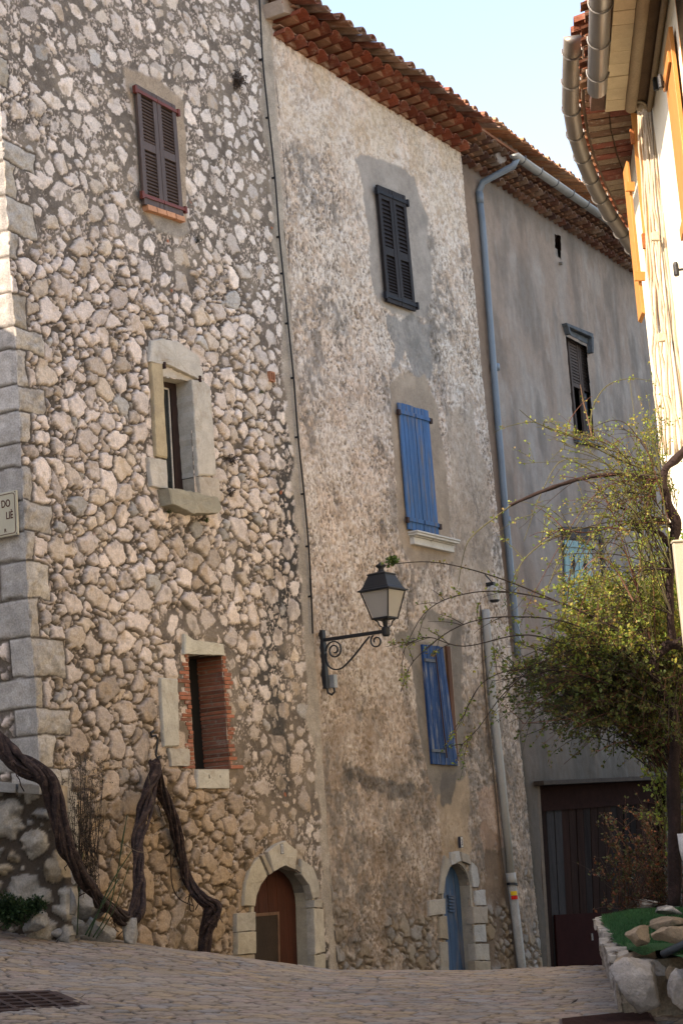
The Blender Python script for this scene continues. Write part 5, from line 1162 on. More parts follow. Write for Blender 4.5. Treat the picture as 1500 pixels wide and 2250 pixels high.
BW = [((165, 2035), 16.0, (60, 50), "rough grey boulder at the foot of the low wall's right end"), ((215, 2045), 16.3, (70, 60), "squarish grey boulder in the middle of the row beneath the vine"), ((285, 2050), 16.7, (62, 60), "smooth blue-grey boulder under the hanging bend of the vine"),
      ((140, 1985), 16.0, (60, 90), "tall pale boulder leaning on the low wall's end"), ((195, 1990), 16.5, (80, 70), "dark grey boulder behind the reed stems"), ((80, 2030), 15.6, (60, 50), "pale rounded boulder beside the green clump"), ((160, 1930), 16.2, (56, 60), "bluish upright boulder behind the vine trunk"), ((125, 2050), 15.8, (34, 34), "small white stone on the paving edge by the low wall")]
for i, (c, Y, wh, lb) in enumerate(BW):
    p = aty(*c, Y); noise_rock("boulder", lb, tuple(p), (pxw(wh[0], Y) * .58, pxw(wh[0], Y) * .5, pxw(wh[1], Y) * .6), (random.uniform(-.3, .3), random.uniform(-.3, .3), random.uniform(0, 3)), MR_L if i != 7 else MR_W, 70 + i, group="boulders below the vine")

# ------------------------------------------------------------------ twisted vines
M_VINE = mat("vine_bark", col=(.048, .030, .026), rough=.95, var=.35, vs=14, fine=.3, fs=60, bump=1.0, bs=45, bd=.02, col2=(.11, .07, .055), c2s=16, c2t=(.5, .62))
def smooth_path(pts, n):
    P = np.array(pts, float); t = np.linspace(0, len(P) - 1, n); out = []
    for x in t:
        i = int(min(x, len(P) - 2)); k = x - i; p0 = P[max(i - 1, 0)]; p1 = P[i]; p2 = P[i + 1]; p3 = P[min(i + 2, len(P) - 1)]
        out.append(.5 * ((2 * p1) + (-p0 + p2) * k + (2 * p0 - 5 * p1 + 4 * p2 - p3) * k * k + (-p0 + 3 * p1 - 3 * p2 + p3) * k ** 3))
    return np.array(out)
def cane(P0, P1, P2, n, jit=.02):
    P = [np.array(P0) * (1 - t) ** 2 + 2 * t * (1 - t) * np.array(P1) + t * t * np.array(P2) for t in np.linspace(0, 1, n)]
    a = np.array([random.uniform(-1, 1), random.uniform(-1, 1), random.uniform(-1, 1)]) * jit; k = random.uniform(4, 9)
    return np.array([p + a * sin(i * k / n * 2 + 1) * (i / n) for i, p in enumerate(P)])
def vine(name, label, pts, rad, strands=6, tw=1.1, seed=0, n=90):
    P = smooth_path([aty(x, y, Y) for x, y, Y in pts], n); R = np.interp(np.linspace(0, 1, n), np.linspace(0, 1, len(rad)), rad); rr = random.Random(seed)
    T = np.gradient(P, axis=0); T /= np.linalg.norm(T, axis=1)[:, None]; th = thing(name, label, "vine", tuple(P[-1]))
    a = np.cross(T, np.array([0, 1.0, .2])); a /= np.linalg.norm(a, axis=1)[:, None]; b = np.cross(T, a); L = np.concatenate([[0], np.cumsum(np.linalg.norm(np.diff(P, axis=0), axis=1))])
    m = MB(); wob = np.array([[fbm(np.array([l * 3.0 + seed]), np.array([k * 7.7]), 1, seed, 2)[0] - .5 for k in range(3)] for l in L]) * .05
    m.tube(P + wob, R * .42, 12, nz=.16, seed=seed); trunk = m.build("trunk", M_VINE, th, smooth=True)
    for s in range(strands):
        ph = s * 2 * pi / strands + rr.uniform(-.3, .3); fr = tw * rr.uniform(.5, 1.5); m = MB(); rs = R * rr.uniform(.16, .34); amp = R * rr.uniform(.55, .85)
        w = ph + L * fr * 3.2 + .5 * np.sin(L * 5 + s); Q = P + wob + a * (amp * np.cos(w))[:, None] + b * (amp * np.sin(w))[:, None]; m.tube(Q, rs * (1 + .25 * np.sin(L * 11 + s * 2)), 8, nz=.22, seed=s); m.build("strand", M_VINE, trunk, smooth=True)
    for k in range(26):
        i = rr.randrange(8, n - 12); p = P[i]; e = p + np.array([rr.uniform(-.12, .12), rr.uniform(-.10, .02), rr.uniform(-.28, -.04)]); m = MB(); m.tube(cane(p + np.array([0, -R[i] * .7, 0]), (p + e) / 2 + np.array([rr.uniform(-.08, .08), -.08, .03]), e, 7, .02), rr.uniform(.0025, .006), 5); m.build("side_shoot", M_VINE, trunk, smooth=True)
    return th
vine("twisted_vine", "thick twisted vine trunk sagging from the low wall and rising to a peak", [(-70, 1560, 15.6), (-20, 1612, 15.6), (30, 1672, 15.55), (95, 1700, 15.5), (118, 1745, 15.5), (140, 1830, 15.5), (158, 1900, 15.6), (200, 1955, 15.9), (245, 2000, 16.3), (275, 2022, 16.7), (300, 2000, 16.9), (305, 1930, 17.2), (300, 1850, 17.5), (318, 1790, 17.8), (335, 1720, 18.0), (340, 1680, 18.1)], [.085, .085, .095, .09, .08, .07, .06, .065, .07, .052, .072, .08, .045], 12, seed=3, n=130)
vine("slender_vine", "second, slimmer vine trunk leaning on the stone wall with a knobbly elbow near the ground", [(338, 1672, 18.1), (352, 1730, 18.25), (378, 1800, 18.5), (396, 1880, 18.7), (412, 1935, 18.75), (445, 1978, 18.6), (470, 1992, 18.6), (462, 2010, 18.6), (450, 2050, 18.6), (450, 2140, 18.6)], [.06, .065, .062, .058, .058, .062, .09, .07, .072], 9, seed=9, n=80)

# ------------------------------------------------------------------ lamp on its bracket, cable, wall lamp, street sign
lu, lz = FA.hit(701, 1408); lamp = fthing(FA, "street_lamp", "black wrought iron lantern on a scrolled wall bracket, frosted panes, unlit", "street lamp", lu, -.05, lz)
L_ = .86
m = MB(); _, zb = FA.hit(712, 1520); m.box(lu - .035, lu + .035, -.075, -.02, zb + .03, lz + .12); m.tube([(lu, -.06, zb + .04), (lu, -.07, zb - .02), (lu, -.12, zb - .05), (lu, -.16, zb - .02), (lu, -.155, zb + .03)], .014, 7); m.build("wall_plate", M_IRON, lamp, bevel=.004)
m = MB(); m.box(lu - .018, lu + .018, -.05 - L_, -.05, lz - .02, lz + .02); m.build("arm", M_IRON, lamp, bevel=.003)
def ribbon(m, pts, w, t):
    P = np.array(pts, float); m_ = len(P); T = np.gradient(P, axis=0); T /= np.linalg.norm(T, axis=1)[:, None]; N = np.stack([-T[:, 1], T[:, 0]], 1); V = []
    for p, n_ in zip(P, N):
        for sx, sn in ((-1, -1), (1, -1), (1, 1), (-1, 1)): V.append((lu + sx * w, p[0] + n_[0] * t * sn, p[1] + n_[1] * t * sn))
    m.add(V, [(i * 4 + k, i * 4 + (k + 1) % 4, i * 4 + 4 + (k + 1) % 4, i * 4 + 4 + k) for i in range(m_ - 1) for k in range(4)] + [(0, 1, 2, 3), ((m_ - 1) * 4 + 3, (m_ - 1) * 4 + 2, (m_ - 1) * 4 + 1, (m_ - 1) * 4)])
def spiral(cy, cz, r0, r1, a0, a1, n=26): return [(cy + (r0 + (r1 - r0) * t) * cos(a0 + (a1 - a0) * t), cz + (r0 + (r1 - r0) * t) * sin(a0 + (a1 - a0) * t)) for t in np.linspace(0, 1, n)]
m = MB(); s1 = spiral(-.20, lz - .135, .03, .115, pi * 3.6, pi * .0, 34)     # inner scroll by the wall, opening downwards
c1 = [(-.085, lz - .16), (-.082, lz - .24), (-.11, lz - .315), (-.18, lz - .36), (-.27, lz - .36), (-.36, lz - .31), (-.50, lz - .20), (-.62, lz - .09), (-.69, lz - .035)]
s2 = spiral(-.735, lz - .095, .078, .028, pi * .62, pi * 3.2, 26)
s2 = [(-1.47 + -y if False else y, z) for y, z in s2]
ribbon(m, s1, .010, .007); m.build("inner_scroll", M_IRON, lamp)
m = MB(); q = smooth_path([(a, b, 0) for a, b in c1], 40)[:, :2]; ribbon(m, q, .010, .0075); m.build("brace", M_IRON, lamp)
m = MB(); s2 = spiral(-.775, lz - .10, .082, .03, pi * .35, -pi * 2.1, 26); ribbon(m, s2, .010, .007); m.build("outer_scroll", M_IRON, lamp)
ly = -.05 - L_; m = MB(); m.lathe([(.03, lz - .06), (.048, lz - .045), (.05, lz + .035), (.042, lz + .05), (.018, lz + .055), (.016, lz + .13)], lu, ly, 16); m.build("socket", M_IRON, lamp, smooth=False)
ROT = pi / 4 + radians(-2)
zt0 = lz + .135; zt1 = lz + .47
m = MB()
for k in range(4):
    a = ROT + k * pi / 2; m.tube([(lu + .045 * cos(a), ly + .045 * sin(a), lz + .05), (lu + .07 * cos(a), ly + .07 * sin(a), lz + .065), (lu + .085 * cos(a), ly + .085 * sin(a), lz + .11), (lu + .12 * cos(a), ly + .12 * sin(a), zt0)], .009, 6)
m.build("support_arms", M_IRON, lamp)
r0, r1 = .150, .268
m = MB(); m.lathe([(r0, zt0), (r0 + .012, zt0 + .004), (r0 + .012, zt0 + .022), (r0 - .02, zt0 + .024)], lu, ly, 4, rot0=ROT)
for k in range(4):
    a = ROT + k * pi / 2; m.tube([(lu + r0 * cos(a), ly + r0 * sin(a), zt0), (lu + r1 * cos(a), ly + r1 * sin(a), zt1)], .0095, 6)
lf = m.build("lantern_frame", M_IRON, lamp)
fg = mat("frosted_pane", col=(.55, .53, .49), rough=.35, var=.06, vs=3, fine=.02, bump=0, trans=.35)
for k in range(4):
    a = ROT + k * pi / 2; b = a + pi / 2; e = .012; m = MB(); q = []
    for (r, z) in ((r0 - e, zt0 + .01), (r1 - e, zt1)):
        q += [(lu + r * cos(a), ly + r * sin(a), z), (lu + r * cos(b), ly + r * sin(b), z)]
    m.add(q, [(0, 1, 3, 2)]); m.build("pane", fg, lf)
m = MB(); m.lathe([(r1 - .01, zt1 - .012), (r1 + .038, zt1 - .006), (r1 + .038, zt1 + .006), (r1 + .0, zt1 + .02), (r1 - .03, zt1 + .05), (.165, zt1 + .18), (.175, zt1 + .185), (.175, zt1 + .197), (.10, zt1 + .215), (.05, zt1 + .225)], lu, ly, 4, rot0=ROT)
m.build("lamp_hood", M_IRON, lamp); m = MB(); m.lathe([(.05, zt1 + .22), (.035, zt1 + .235), (.034, zt1 + .265), (.06, zt1 + .285), (.062, zt1 + .30), (.03, zt1 + .32), (.012, zt1 + .335)], lu, ly, 14); m.build("finial", M_IRON, lamp, smooth=True)
bu, bz = FA.hit(721, 1500); m = MB(); m.box(bu - .045, bu + .03, -.11, -.02, bz - .07, bz + .085); tag(m.build("junction_box", mat("grey_box_plastic", col=(.30, .32, .33), rough=.5, bump=.05), None, bevel=.006, shift=(bu, 0, bz - .07)), "small pale grey electric junction box beside the foot of the lamp bracket", "junction box")
bpy.data.objects["junction_box"].location = FA.w(bu, 0, bz - .07); bpy.data.objects["junction_box"].rotation_euler = (0, 0, FA.rot)
def wallobj(o, u, z): o.location = FA.w(u, 0, z); o.rotation_euler = (0, 0, FA.rot); return o
M_CABLE = mat("black_cable", col=(.012, .012, .013), rough=.6, var=0, bump=0)
m = MB(); cpx = [(560, -90), (570, 0), (577, 130), (590, 258), (604, 390), (614, 520), (622, 600), (633, 710), (645, 830), (655, 960), (668, 1085), (678, 1200), (684, 1310), (687, 1392)]
m.tube(smooth_path([(*FA.hit(x, y, -.06)[:1], -.06, FA.hit(x, y, -.06)[1]) for x, y in cpx], 70), .011, 7)
for i in range(2, 13):
    q = FA.hit(*cpx[i], -.06); m.box(q[0] - .013, q[0] + .013, -.062, -.0, q[1] - .01, q[1] + .01)
wallobj(tag(m.build("power_cable", M_CABLE, None, shift=(0, 0, 0)), "long black electric cable running down the joint between stone and plaster houses", "cable"), 0, 0)
u, z = FA.hit(1067, 1300); wl = fthing(FA, "wall_light", "small opal drum wall light beside the upper end of the pale drainpipe", "wall light", u, 0, z)
m = MB(); m.lathe([(.05, z - .15), (.062, z - .12), (.065, z - .02), (.06, z + .04), (.04, z + .07)], u, -.12, 16); m.build("shade", mat("dull_opal", col=(.50, .48, .44), rough=.5, bump=.05), wl, smooth=True)
m = MB(); m.lathe([(.052, z - .165), (.066, z - .15), (.068, z - .135), (.05, z - .13)], u, -.12, 16); m.build('rim', M_IRON, wl)
m = MB(); m.box(u - .035, u + .035, -.14, .0, z + .07, z + .12); m.tube([(u, -.12, z + .1), (u - .02, -.05, z + .2), (u - .03, -.02, z + .24)], .01, 6); m.build("holder", M_IRON, wl, bevel=.005)
m = MB(); m.tube(smooth_path([(FA.hit(x, y, -.045)[0], -.045, FA.hit(x, y, -.045)[1]) for x, y in ((1055, 1330), (1058, 1420), (1066, 1530), (1078, 1650), (1090, 1760), (1098, 1850), (1110, 1940), (1126, 2050), (1134, 2150))], 40), .010, 6)
wallobj(tag(m.build("light_cable", mat("brown_cable", col=(.10, .075, .055)), None, shift=(0, 0, 0)), "thin brown cable running down beside the pale drainpipe", "cable"), 0, 0)
# street name plate on the flank of the stone house
FS = Frame(FA.w(-4.70, -.02, 0)[:2], 30.5 - 90)
q = FS.hit(38, 1130); 
FSN = Frame(FA.w(-4.79, -.03, 0)[:2], 30.5 + 90)      # local x towards the right of the picture
tl = FSN.hit(35, 1076, -.05); bl = FSN.hit(39, 1174, -.05); xr_ = (tl[0] + bl[0]) / 2
sg = fthing(FSN, "street_sign", "cream enamel street name plate with red-brown lettering on the corner stones", "sign", xr_ - .3, -.04, bl[1])
m = MB(); m.box(xr_ - .62, xr_, -.045, -.02, bl[1], tl[1]); m.build("plate", mat("cream_enamel_plate", col=(.50, .46, .34), rough=.35, var=.05, fine=.03, bump=.03), sg, bevel=.006)
m = MB(); h_ = tl[1] - bl[1]; x1 = xr_ - .022; z0_, z1_ = bl[1] + .022, tl[1] - .022; mi = mat("plate_brown_ink", col=(.10, .03, .02), bump=0, fine=0)
loop = [(xr_ - .6, z0_), (x1 - .03, z0_)] + [(x1 - .03 + .03 * sin(a), z0_ + .03 - .03 * cos(a)) for a in np.linspace(0, pi / 2, 6)] + [(x1 - .03 + .03 * cos(a), z1_ - .03 + .03 * sin(a)) for a in np.linspace(0, pi / 2, 6)] + [(x1 - .03, z1_), (xr_ - .6, z1_)]
m.tube([(x, -.047, z) for x, z in loop], .0032, 5); m.build("border_line", mi, sg)
def rt(txt, size, xr, z, sx):
    o = text_part(txt, size, (0, -.0465, z), sg, mi, sx); w = max(v.co.x for v in o.data.vertices) * sx; sh = SHIFT[sg.name]; o.location.x = xr - w - sh[0]
rt("DO", h_ * .235, xr_ - .078, bl[1] + h_ * .66, .72); rt("LIÈ", h_ * .235, xr_ - .048, bl[1] + h_ * .385, .72); rt("R", h_ * .12, xr_ - .135, bl[1] + h_ * .10, .9)
for zz in (z0_ - .008, z1_ + .008):
    m = MB(); m.tube([(xr_ - .012, -.05, zz), (xr_ - .012, -.04, zz)], .005, 8); m.build("screw", M_RUST, sg)

# ------------------------------------------------------------------ house across the alley on the left (shades the street)
FN = Frame((-6.0, 15.0), 180)       # its street front looks at +x
FN.i = -FN.i
def neighbour():
    t = thing("neighbour_house", "plain rendered house across the alley to the left, outside the picture", "house", (-6.2, 6, -1.8))
    m = MB(); m.box(-12, -6, -9, 15.2, -2.2, 7.35); m.build("wall", mat("ochre_render", col=(.50, .42, .32), var=.15, bump=.3), t)
    m = MB(); m.add([(-5.6, -9.2, 7.30), (-5.6, 15.5, 7.30), (-9, 15.5, 8.3), (-9, -9.2, 8.3), (-12.4, 15.5, 7.3), (-12.4, -9.2, 7.3), (-5.6, -9.2, 7.22), (-5.6, 15.5, 7.22), (-12.4, 15.5, 7.22), (-12.4, -9.2, 7.22)], [(0, 1, 2, 3), (3, 2, 4, 5), (6, 7, 1, 0), (5, 4, 8, 9), (6, 9, 8, 7), (7, 8, 4, 2, 1), (0, 3, 5, 9, 6)])
    m.build("roof", mat("roof_tile"), t)
    m = MB(); m.box(-11.9, -6.06, -8.9, 1.8, 7.2, 10.6); m.build("attic_storey", mat("ochre_render"), t)  # unseen storey added to keep sun off the wall opposite
    m = MB(); m.add([(-5.7, -9.1, 10.55), (-5.7, 2.0, 10.55), (-9, 2.0, 11.7), (-9, -9.1, 11.7), (-12.3, 2.0, 10.55), (-12.3, -9.1, 10.55)], [(0, 1, 2, 3), (3, 2, 4, 5), (0, 5, 4, 1), (0, 3, 5), (1, 4, 2)]); m.build("upper_roof", mat("roof_tile"), t)  # roof of the added storey, also out of view
    for y in (-5, -1, 3, 7, 11):
        for z in (.2, 3.6):
            w = MB(); w.box(-5.99, -5.95, y, y + 1.0, z, z + 1.5); f = w.build("window", mat("slate_paint"), t); w = MB(); w.box(-5.97, -5.93, y - .1, y + 1.1, z - .1, z - .02); w.build("window_sill", mat("terracotta"), f)
neighbour()

# ------------------------------------------------------------------ plants
def mleaf(name, attr=True, tr=.35, rough=.55): return mat(name, attr=True, rough=rough, var=.15, vs=3, fine=0, bump=0, trans=tr)
class Foliage:
    def __init__(s): s.V = []; s.F = []; s.C = []; s.n = 0
    def leaf(s, p, d, w, L, c, up=None):
        d = d / (np.linalg.norm(d) + 1e-9); u = np.cross(d, (random.uniform(-1, 1), random.uniform(-1, 1), random.uniform(-1, 1))); u /= (np.linalg.norm(u) + 1e-9); nrm = np.cross(u, d)
        m = p + d * L * .5 + nrm * L * random.uniform(-.15, .15)
        s.V += [p, m + u * w, p + d * L, m - u * w]; s.F.append((s.n, s.n + 1, s.n + 2, s.n + 3)); s.C += [c] * 4; s.n += 4
    def build(s, name, m, parent):
        b = MB(); b.add(s.V, s.F); b.col = [np.array(s.C)]; b.usecol = True; return b.build(name, m, parent)
RB = thing("climbing_rose", "sprawling thorny rose bush with arching bare canes and young yellow-green leaves growing from the planter", "shrub", tuple(aty(1478, 1960, 12.4)))
M_BARK = mat("dark_bark", col=(.034, .020, .018), rough=.9, var=.3, vs=12, fine=.2, bump=.8, bs=40, bd=.015)
M_TWIG = mat("twig", attr=True, rough=.7, var=.2, fine=0, bump=0)
def trunk_build(parent, pts, rad, name="trunk", n=60, seed=0):
    m = MB(); P = smooth_path([aty(*p) for p in pts], n); m.tube(P, np.interp(np.linspace(0, 1, n), np.linspace(0, 1, len(rad)), rad), 9, nz=.2, seed=seed); return m.build(name, M_BARK, parent, smooth=True)
trunk_build(RB, [(1478, 1990, 12.4), (1482, 1850, 12.4), (1478, 1700, 12.4), (1484, 1600, 12.4), (1470, 1550, 12.4), (1440, 1500, 12.4), (1436, 1455, 12.35), (1462, 1422, 12.3), (1498, 1412, 12.3), (1520, 1400, 12.3)], [.045, .045, .04, .035, .03, .034, .032, .034, .04, .04])
trunk_build(RB, [(1478, 1420, 12.3), (1470, 1340, 12.3), (1472, 1260, 12.3), (1478, 1190, 12.3), (1484, 1150, 12.3), (1468, 1110, 12.3), (1456, 1060, 12.3), (1462, 1030, 12.3), (1488, 1005, 12.3), (1515, 975, 12.3)], [.026, .028, .028, .032, .04, .03, .026, .026, .028, .03], seed=4)
trunk_build(RB, [(1474, 1205, 12.3), (1452, 1175, 12.3), (1425, 1160, 12.25), (1395, 1152, 12.2)], [.02, .018, .014, .010], seed=5)
trunk_build(RB, [(1486, 1165, 12.3), (1460, 1148, 12.35), (1400, 1128, 12.4), (1350, 1112, 12.4)], [.022, .016, .010, .006], seed=6)
trunk_build(RB, [(1448, 1060, 12.3), (1400, 1046, 12.2), (1330, 1043, 12.1), (1260, 1056, 12.1), (1195, 1078, 12.1), (1120, 1110, 12.1)], [.010, .013, .014, .014, .013, .010], name="branch", seed=7)
TW = MB(); FO = Foliage(); LW = Foliage()
def col_leaf(k=0):
    c = random.choice([(.16, .20, .035), (.22, .24, .04), (.12, .17, .04), (.26, .24, .05), (.20, .14, .05), (.12, .18, .035)]); v = random.uniform(.8, 1.35); return tuple(x * v for x in c)
def col_shaded():
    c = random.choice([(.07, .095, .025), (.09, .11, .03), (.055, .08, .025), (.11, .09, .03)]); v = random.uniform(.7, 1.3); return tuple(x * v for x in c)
def grow(P, r, depth, dens, colf, lsz=.020, twl=.28, cl=(.085, .075, .03), spur=.5):
    n = len(P); TW.tube(P, np.linspace(r, r * .35, n), 4, cl, cap=False); L = np.linalg.norm(P[-1] - P[0])
    k = max(3, int(L * dens))
    for _ in range(k):
        i = random.uniform(.12, .99) * (n - 1); a = int(i); p = P[a] + (P[min(a + 1, n - 1)] - P[a]) * (i - a); t = P[min(a + 1, n - 1)] - P[max(a - 1, 0)]; t /= (np.linalg.norm(t) + 1e-9)
        if depth > 0 and random.random() < spur:
            d = t * .8 + np.array([random.gauss(0, .6), random.gauss(0, .5), random.gauss(.15, .6)]); d /= np.linalg.norm(d); l = random.uniform(.3, 1.2) * twl; e = p + d * l + np.array([0, 0, -.12 * l])
            grow(cane(p, p + d * l * .5 + np.array([0, 0, .05 * l]), e, 6, .01), r * .5, depth - 1, dens * 1.6, colf, lsz, twl * .6, cl, spur * .6)
        else:
            for _ in range(random.randint(2, 4)):
                d = t * .3 + np.array([random.gauss(0, .7), random.gauss(0, .7), random.gauss(.2, .7)]); q = lsz * random.uniform(.5, 1.25); FO.leaf(p + d * .006, d, q * .36, q, colf())
OL = (.10, .09, .035); RD = (.11, .045, .03); DK = (.05, .035, .028)
def pc(px, Ys, r, dens, c=OL, depth=1, colf=col_leaf, lsz=.020, twl=.28):
    P = smooth_path([aty(x, y, Y) for (x, y), Y in zip(px, np.linspace(Ys[0], Ys[1], len(px)))], 26); grow(P, r, depth, dens, colf, lsz, twl, c)
random.seed(21)
pc([(1125, 1108), (1090, 1135), (1040, 1175), (1020, 1210), (1005, 1290)], (12.1, 12.0), .005, 9, OL, 0)
pc([(1450, 1045), (1350, 1005), (1270, 965), (1200, 940), (1195, 925)], (12.3, 12.0), .007, 14, OL)
pc([(1400, 1010), (1330, 985), (1250, 955), (1180, 930), (1140, 900)], (12.3, 12.1), .006, 12, OL)
pc([(1480, 1150), (1380, 1150), (1290, 1170), (1225, 1160)], (12.3, 12.1), .008, 22, RD)
pc([(1480, 1155), (1390, 1165), (1300, 1158), (1215, 1180), (1150, 1230), (1120, 1290)], (12.3, 12.0), .007, 16, OL)
pc([(1400, 1400), (1220, 1320), (1080, 1265), (950, 1235), (835, 1243)], (12.3, 12.0), .0065, 10, DK, 0, lsz=.026)
pc([(1420, 1425), (1260, 1335), (1110, 1300), (1000, 1310), (930, 1350), (882, 1440)], (12.3, 12.0), .006, 12, DK, 1, lsz=.024, twl=.18)
pc([(1450, 1500), (1280, 1380), (1130, 1355), (1010, 1375), (910, 1450), (880, 1520)], (12.3, 12.0), .006, 13, DK, 1, lsz=.022, twl=.22)
pc([(1450, 1520), (1300, 1440), (1160, 1395), (1020, 1420), (940, 1400), (890, 1420)], (12.3, 12.1), .006, 13, DK, 1, lsz=.022, twl=.2)
pc([(1460, 1560), (1300, 1490), (1150, 1470), (1060, 1500), (1015, 1580)], (12.3, 12.1), .006, 16, DK, 1, lsz=.022)
pc([(1430, 1450), (1310, 1420), (1200, 1450), (1110, 1520), (1050, 1600), (1010, 1640)], (12.4, 12.2), .006, 16, DK, 1, lsz=.022)
pc([(1440, 1080), (1330, 1050), (1240, 1010), (1190, 1080), (1150, 1190)], (12.3, 12.2), .005, 8, OL)
pc([(1300, 960), (1290, 920), (1280, 880), (1274, 845)], (12.2, 12.1), .006, 16, (.22, .13, .08), 0)
pc([(1240, 960), (1250, 925), (1275, 890), (1300, 870)], (12.2, 12.2), .004, 9, RD, 0)
pc([(1298, 960), (1300, 900), (1330, 850), (1380, 832), (1435, 838)], (12.2, 12.3), .005, 10, OL, 0)
pc([(1200, 1300), (1240, 1200), (1300, 1100), (1360, 1010), (1420, 960)], (12.2, 12.4), .004, 6, OL, 1)
pc([(1245, 1320), (1255, 1240), (1280, 1190), (1300, 1150)], (12.3, 12.2), .005, 4, DK, 0)
pc([(1370, 1450), (1400, 1330), (1430, 1200), (1440, 1080)], (12.3, 12.4), .005, 7, OL)
pc([(1310, 1150), (1350, 1250), (1420, 1330), (1480, 1400)], (12.2, 12.4), .004, 5, OL)
pc([(1330, 1260), (1270, 1180), (1210, 1120), (1170, 1110)], (12.2, 12.2), .004, 7, OL)
pc([(1390, 1320), (1350, 1250), (1320, 1225), (1290, 1240), (1270, 1270)], (12.1, 12.0), .006, 34, (.25, .13, .09), 0, lsz=.026)
for k in range(34):     # upright sprays beside the sunlit wall
    x0 = random.uniform(1400, 1490); y0 = random.uniform(1050, 1190); h = random.uniform(80, 250); dx = random.uniform(-50, 18)
    pc([(x0, y0), (x0 + dx * .3, y0 - h * .5), (x0 + dx, y0 - h)], (12.35, 12.5), .0035, 16, OL, 0 if k % 2 else 1, lsz=.02, twl=.12)
for k in range(85):     # arching fan to the left
    x0, y0 = random.choice([(1470, 1150), (1455, 1050), (1440, 1450), (1475, 1250), (1440, 1090), (1475, 1350)]); x1 = random.triangular(1090, 1420, 1300); y1 = random.uniform(930, 1420)
    up = random.uniform(10, 110); mx, my = (x0 + x1) / 2, min(y0, y1) - up * .4 + (abs(y1 - y0)) * .25
    pc([(x0, y0), (mx, my), (x1, y1)], (12.3 + random.uniform(-.2, .2), 12.2 + random.uniform(-.4, .4)), random.uniform(.003, .0055), 11, random.choice([OL, RD, DK, OL]), 1, lsz=.019, twl=.2)
rose_tw = TW.build("canes", M_TWIG, RB, smooth=True); FO.build("leaves", mleaf("rose_leaf"), RB)
# dense shaded shrub below
SHB = thing("dense_shrub", "dense small-leaved shrub overhanging the dark garage door, sunlit along its top right edge", "shrub", tuple(aty(1490, 1950, 12.9)))
TW = MB(); FO = Foliage(); random.seed(5)
for k in range(400):
    x0 = random.uniform(1420, 1520); y0 = random.uniform(1450, 1700); tt = random.random(); x1 = random.triangular(1060, 1520, 1290); 
    lo = 1330 + max(0, 1180 - x1) * .9; hi = 1690 - max(0, 1200 - x1) * .9 + max(0, x1 - 1340) * .6; y1 = random.triangular(lo, hi, (lo + hi) / 2); up = random.uniform(20, 90); Y = random.uniform(11.9, 13.6)
    pc([(x0, y0), ((x0 + x1) / 2, (y0 + y1) / 2 - up), (x1, y1)], (12.9, Y), random.uniform(.003, .006), 11.5, random.choice([DK, DK, RD]), 1, colf=col_shaded if y1 > 1450 else col_leaf, lsz=.028, twl=.26)  # lower sprays take the shaded leaf colour, painting in the shadow line
for k in range(190):
    x1 = random.uniform(1230, 1500); y1 = random.uniform(1265, 1420); Y = random.uniform(12.4, 13.4)
    pc([(x1 + random.uniform(-20, 60), y1 + random.uniform(120, 250)), (x1 + 20, y1 + 60), (x1, y1)], (13, Y), .004, 22, OL, 1, lsz=.028, twl=.16)
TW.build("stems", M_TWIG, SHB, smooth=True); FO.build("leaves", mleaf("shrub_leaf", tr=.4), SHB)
# pale green shrub behind, in full sun
SH2 = thing("sunlit_shrub", "yellow-green leafy shrub in full sun behind the bare trunk, against the cream wall", "shrub", tuple(aty(1460, 1900, 14.4)))
TW = MB(); FO = Foliage(); random.seed(8)
for k in range(110):
    x1 = random.uniform(1395, 1530); y1 = random.uniform(1150, 1620); Y = random.uniform(13.7, 15.0)
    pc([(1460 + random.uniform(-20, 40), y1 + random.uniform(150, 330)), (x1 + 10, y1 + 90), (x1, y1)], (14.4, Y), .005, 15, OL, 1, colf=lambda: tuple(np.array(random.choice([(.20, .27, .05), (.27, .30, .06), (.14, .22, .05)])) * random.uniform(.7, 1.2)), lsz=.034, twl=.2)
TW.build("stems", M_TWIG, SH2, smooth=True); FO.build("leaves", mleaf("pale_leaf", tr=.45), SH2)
# dry hedge behind the planter
SH3 = thing("dry_bramble", "dark bramble with dry red-brown leaves behind the planter in front of the garage door", "bush", tuple(aty(1410, 1990, 17.4)))
TW = MB(); FO = Foliage(); random.seed(9)
for k in range(90):
    x1 = random.uniform(1315, 1520); y1 = random.uniform(1770, 1960); Y = random.uniform(16.9, 18.2)
    pc([(random.uniform(1350, 1500), 1990), (x1 + 20, y1 + 40), (x1, y1)], (17.5, Y), .004, 9, random.choice([RD, DK]), 1, colf=lambda: tuple(np.array(random.choice([(.16, .055, .025), (.06, .07, .025), (.05, .06, .02), (.10, .05, .025)])) * random.uniform(.5, 1.2)), lsz=.030, twl=.3)
TW.build("stems", M_TWIG, SH3, smooth=True); FO.build("leaves", mleaf("dry_leaf", tr=.2), SH3)
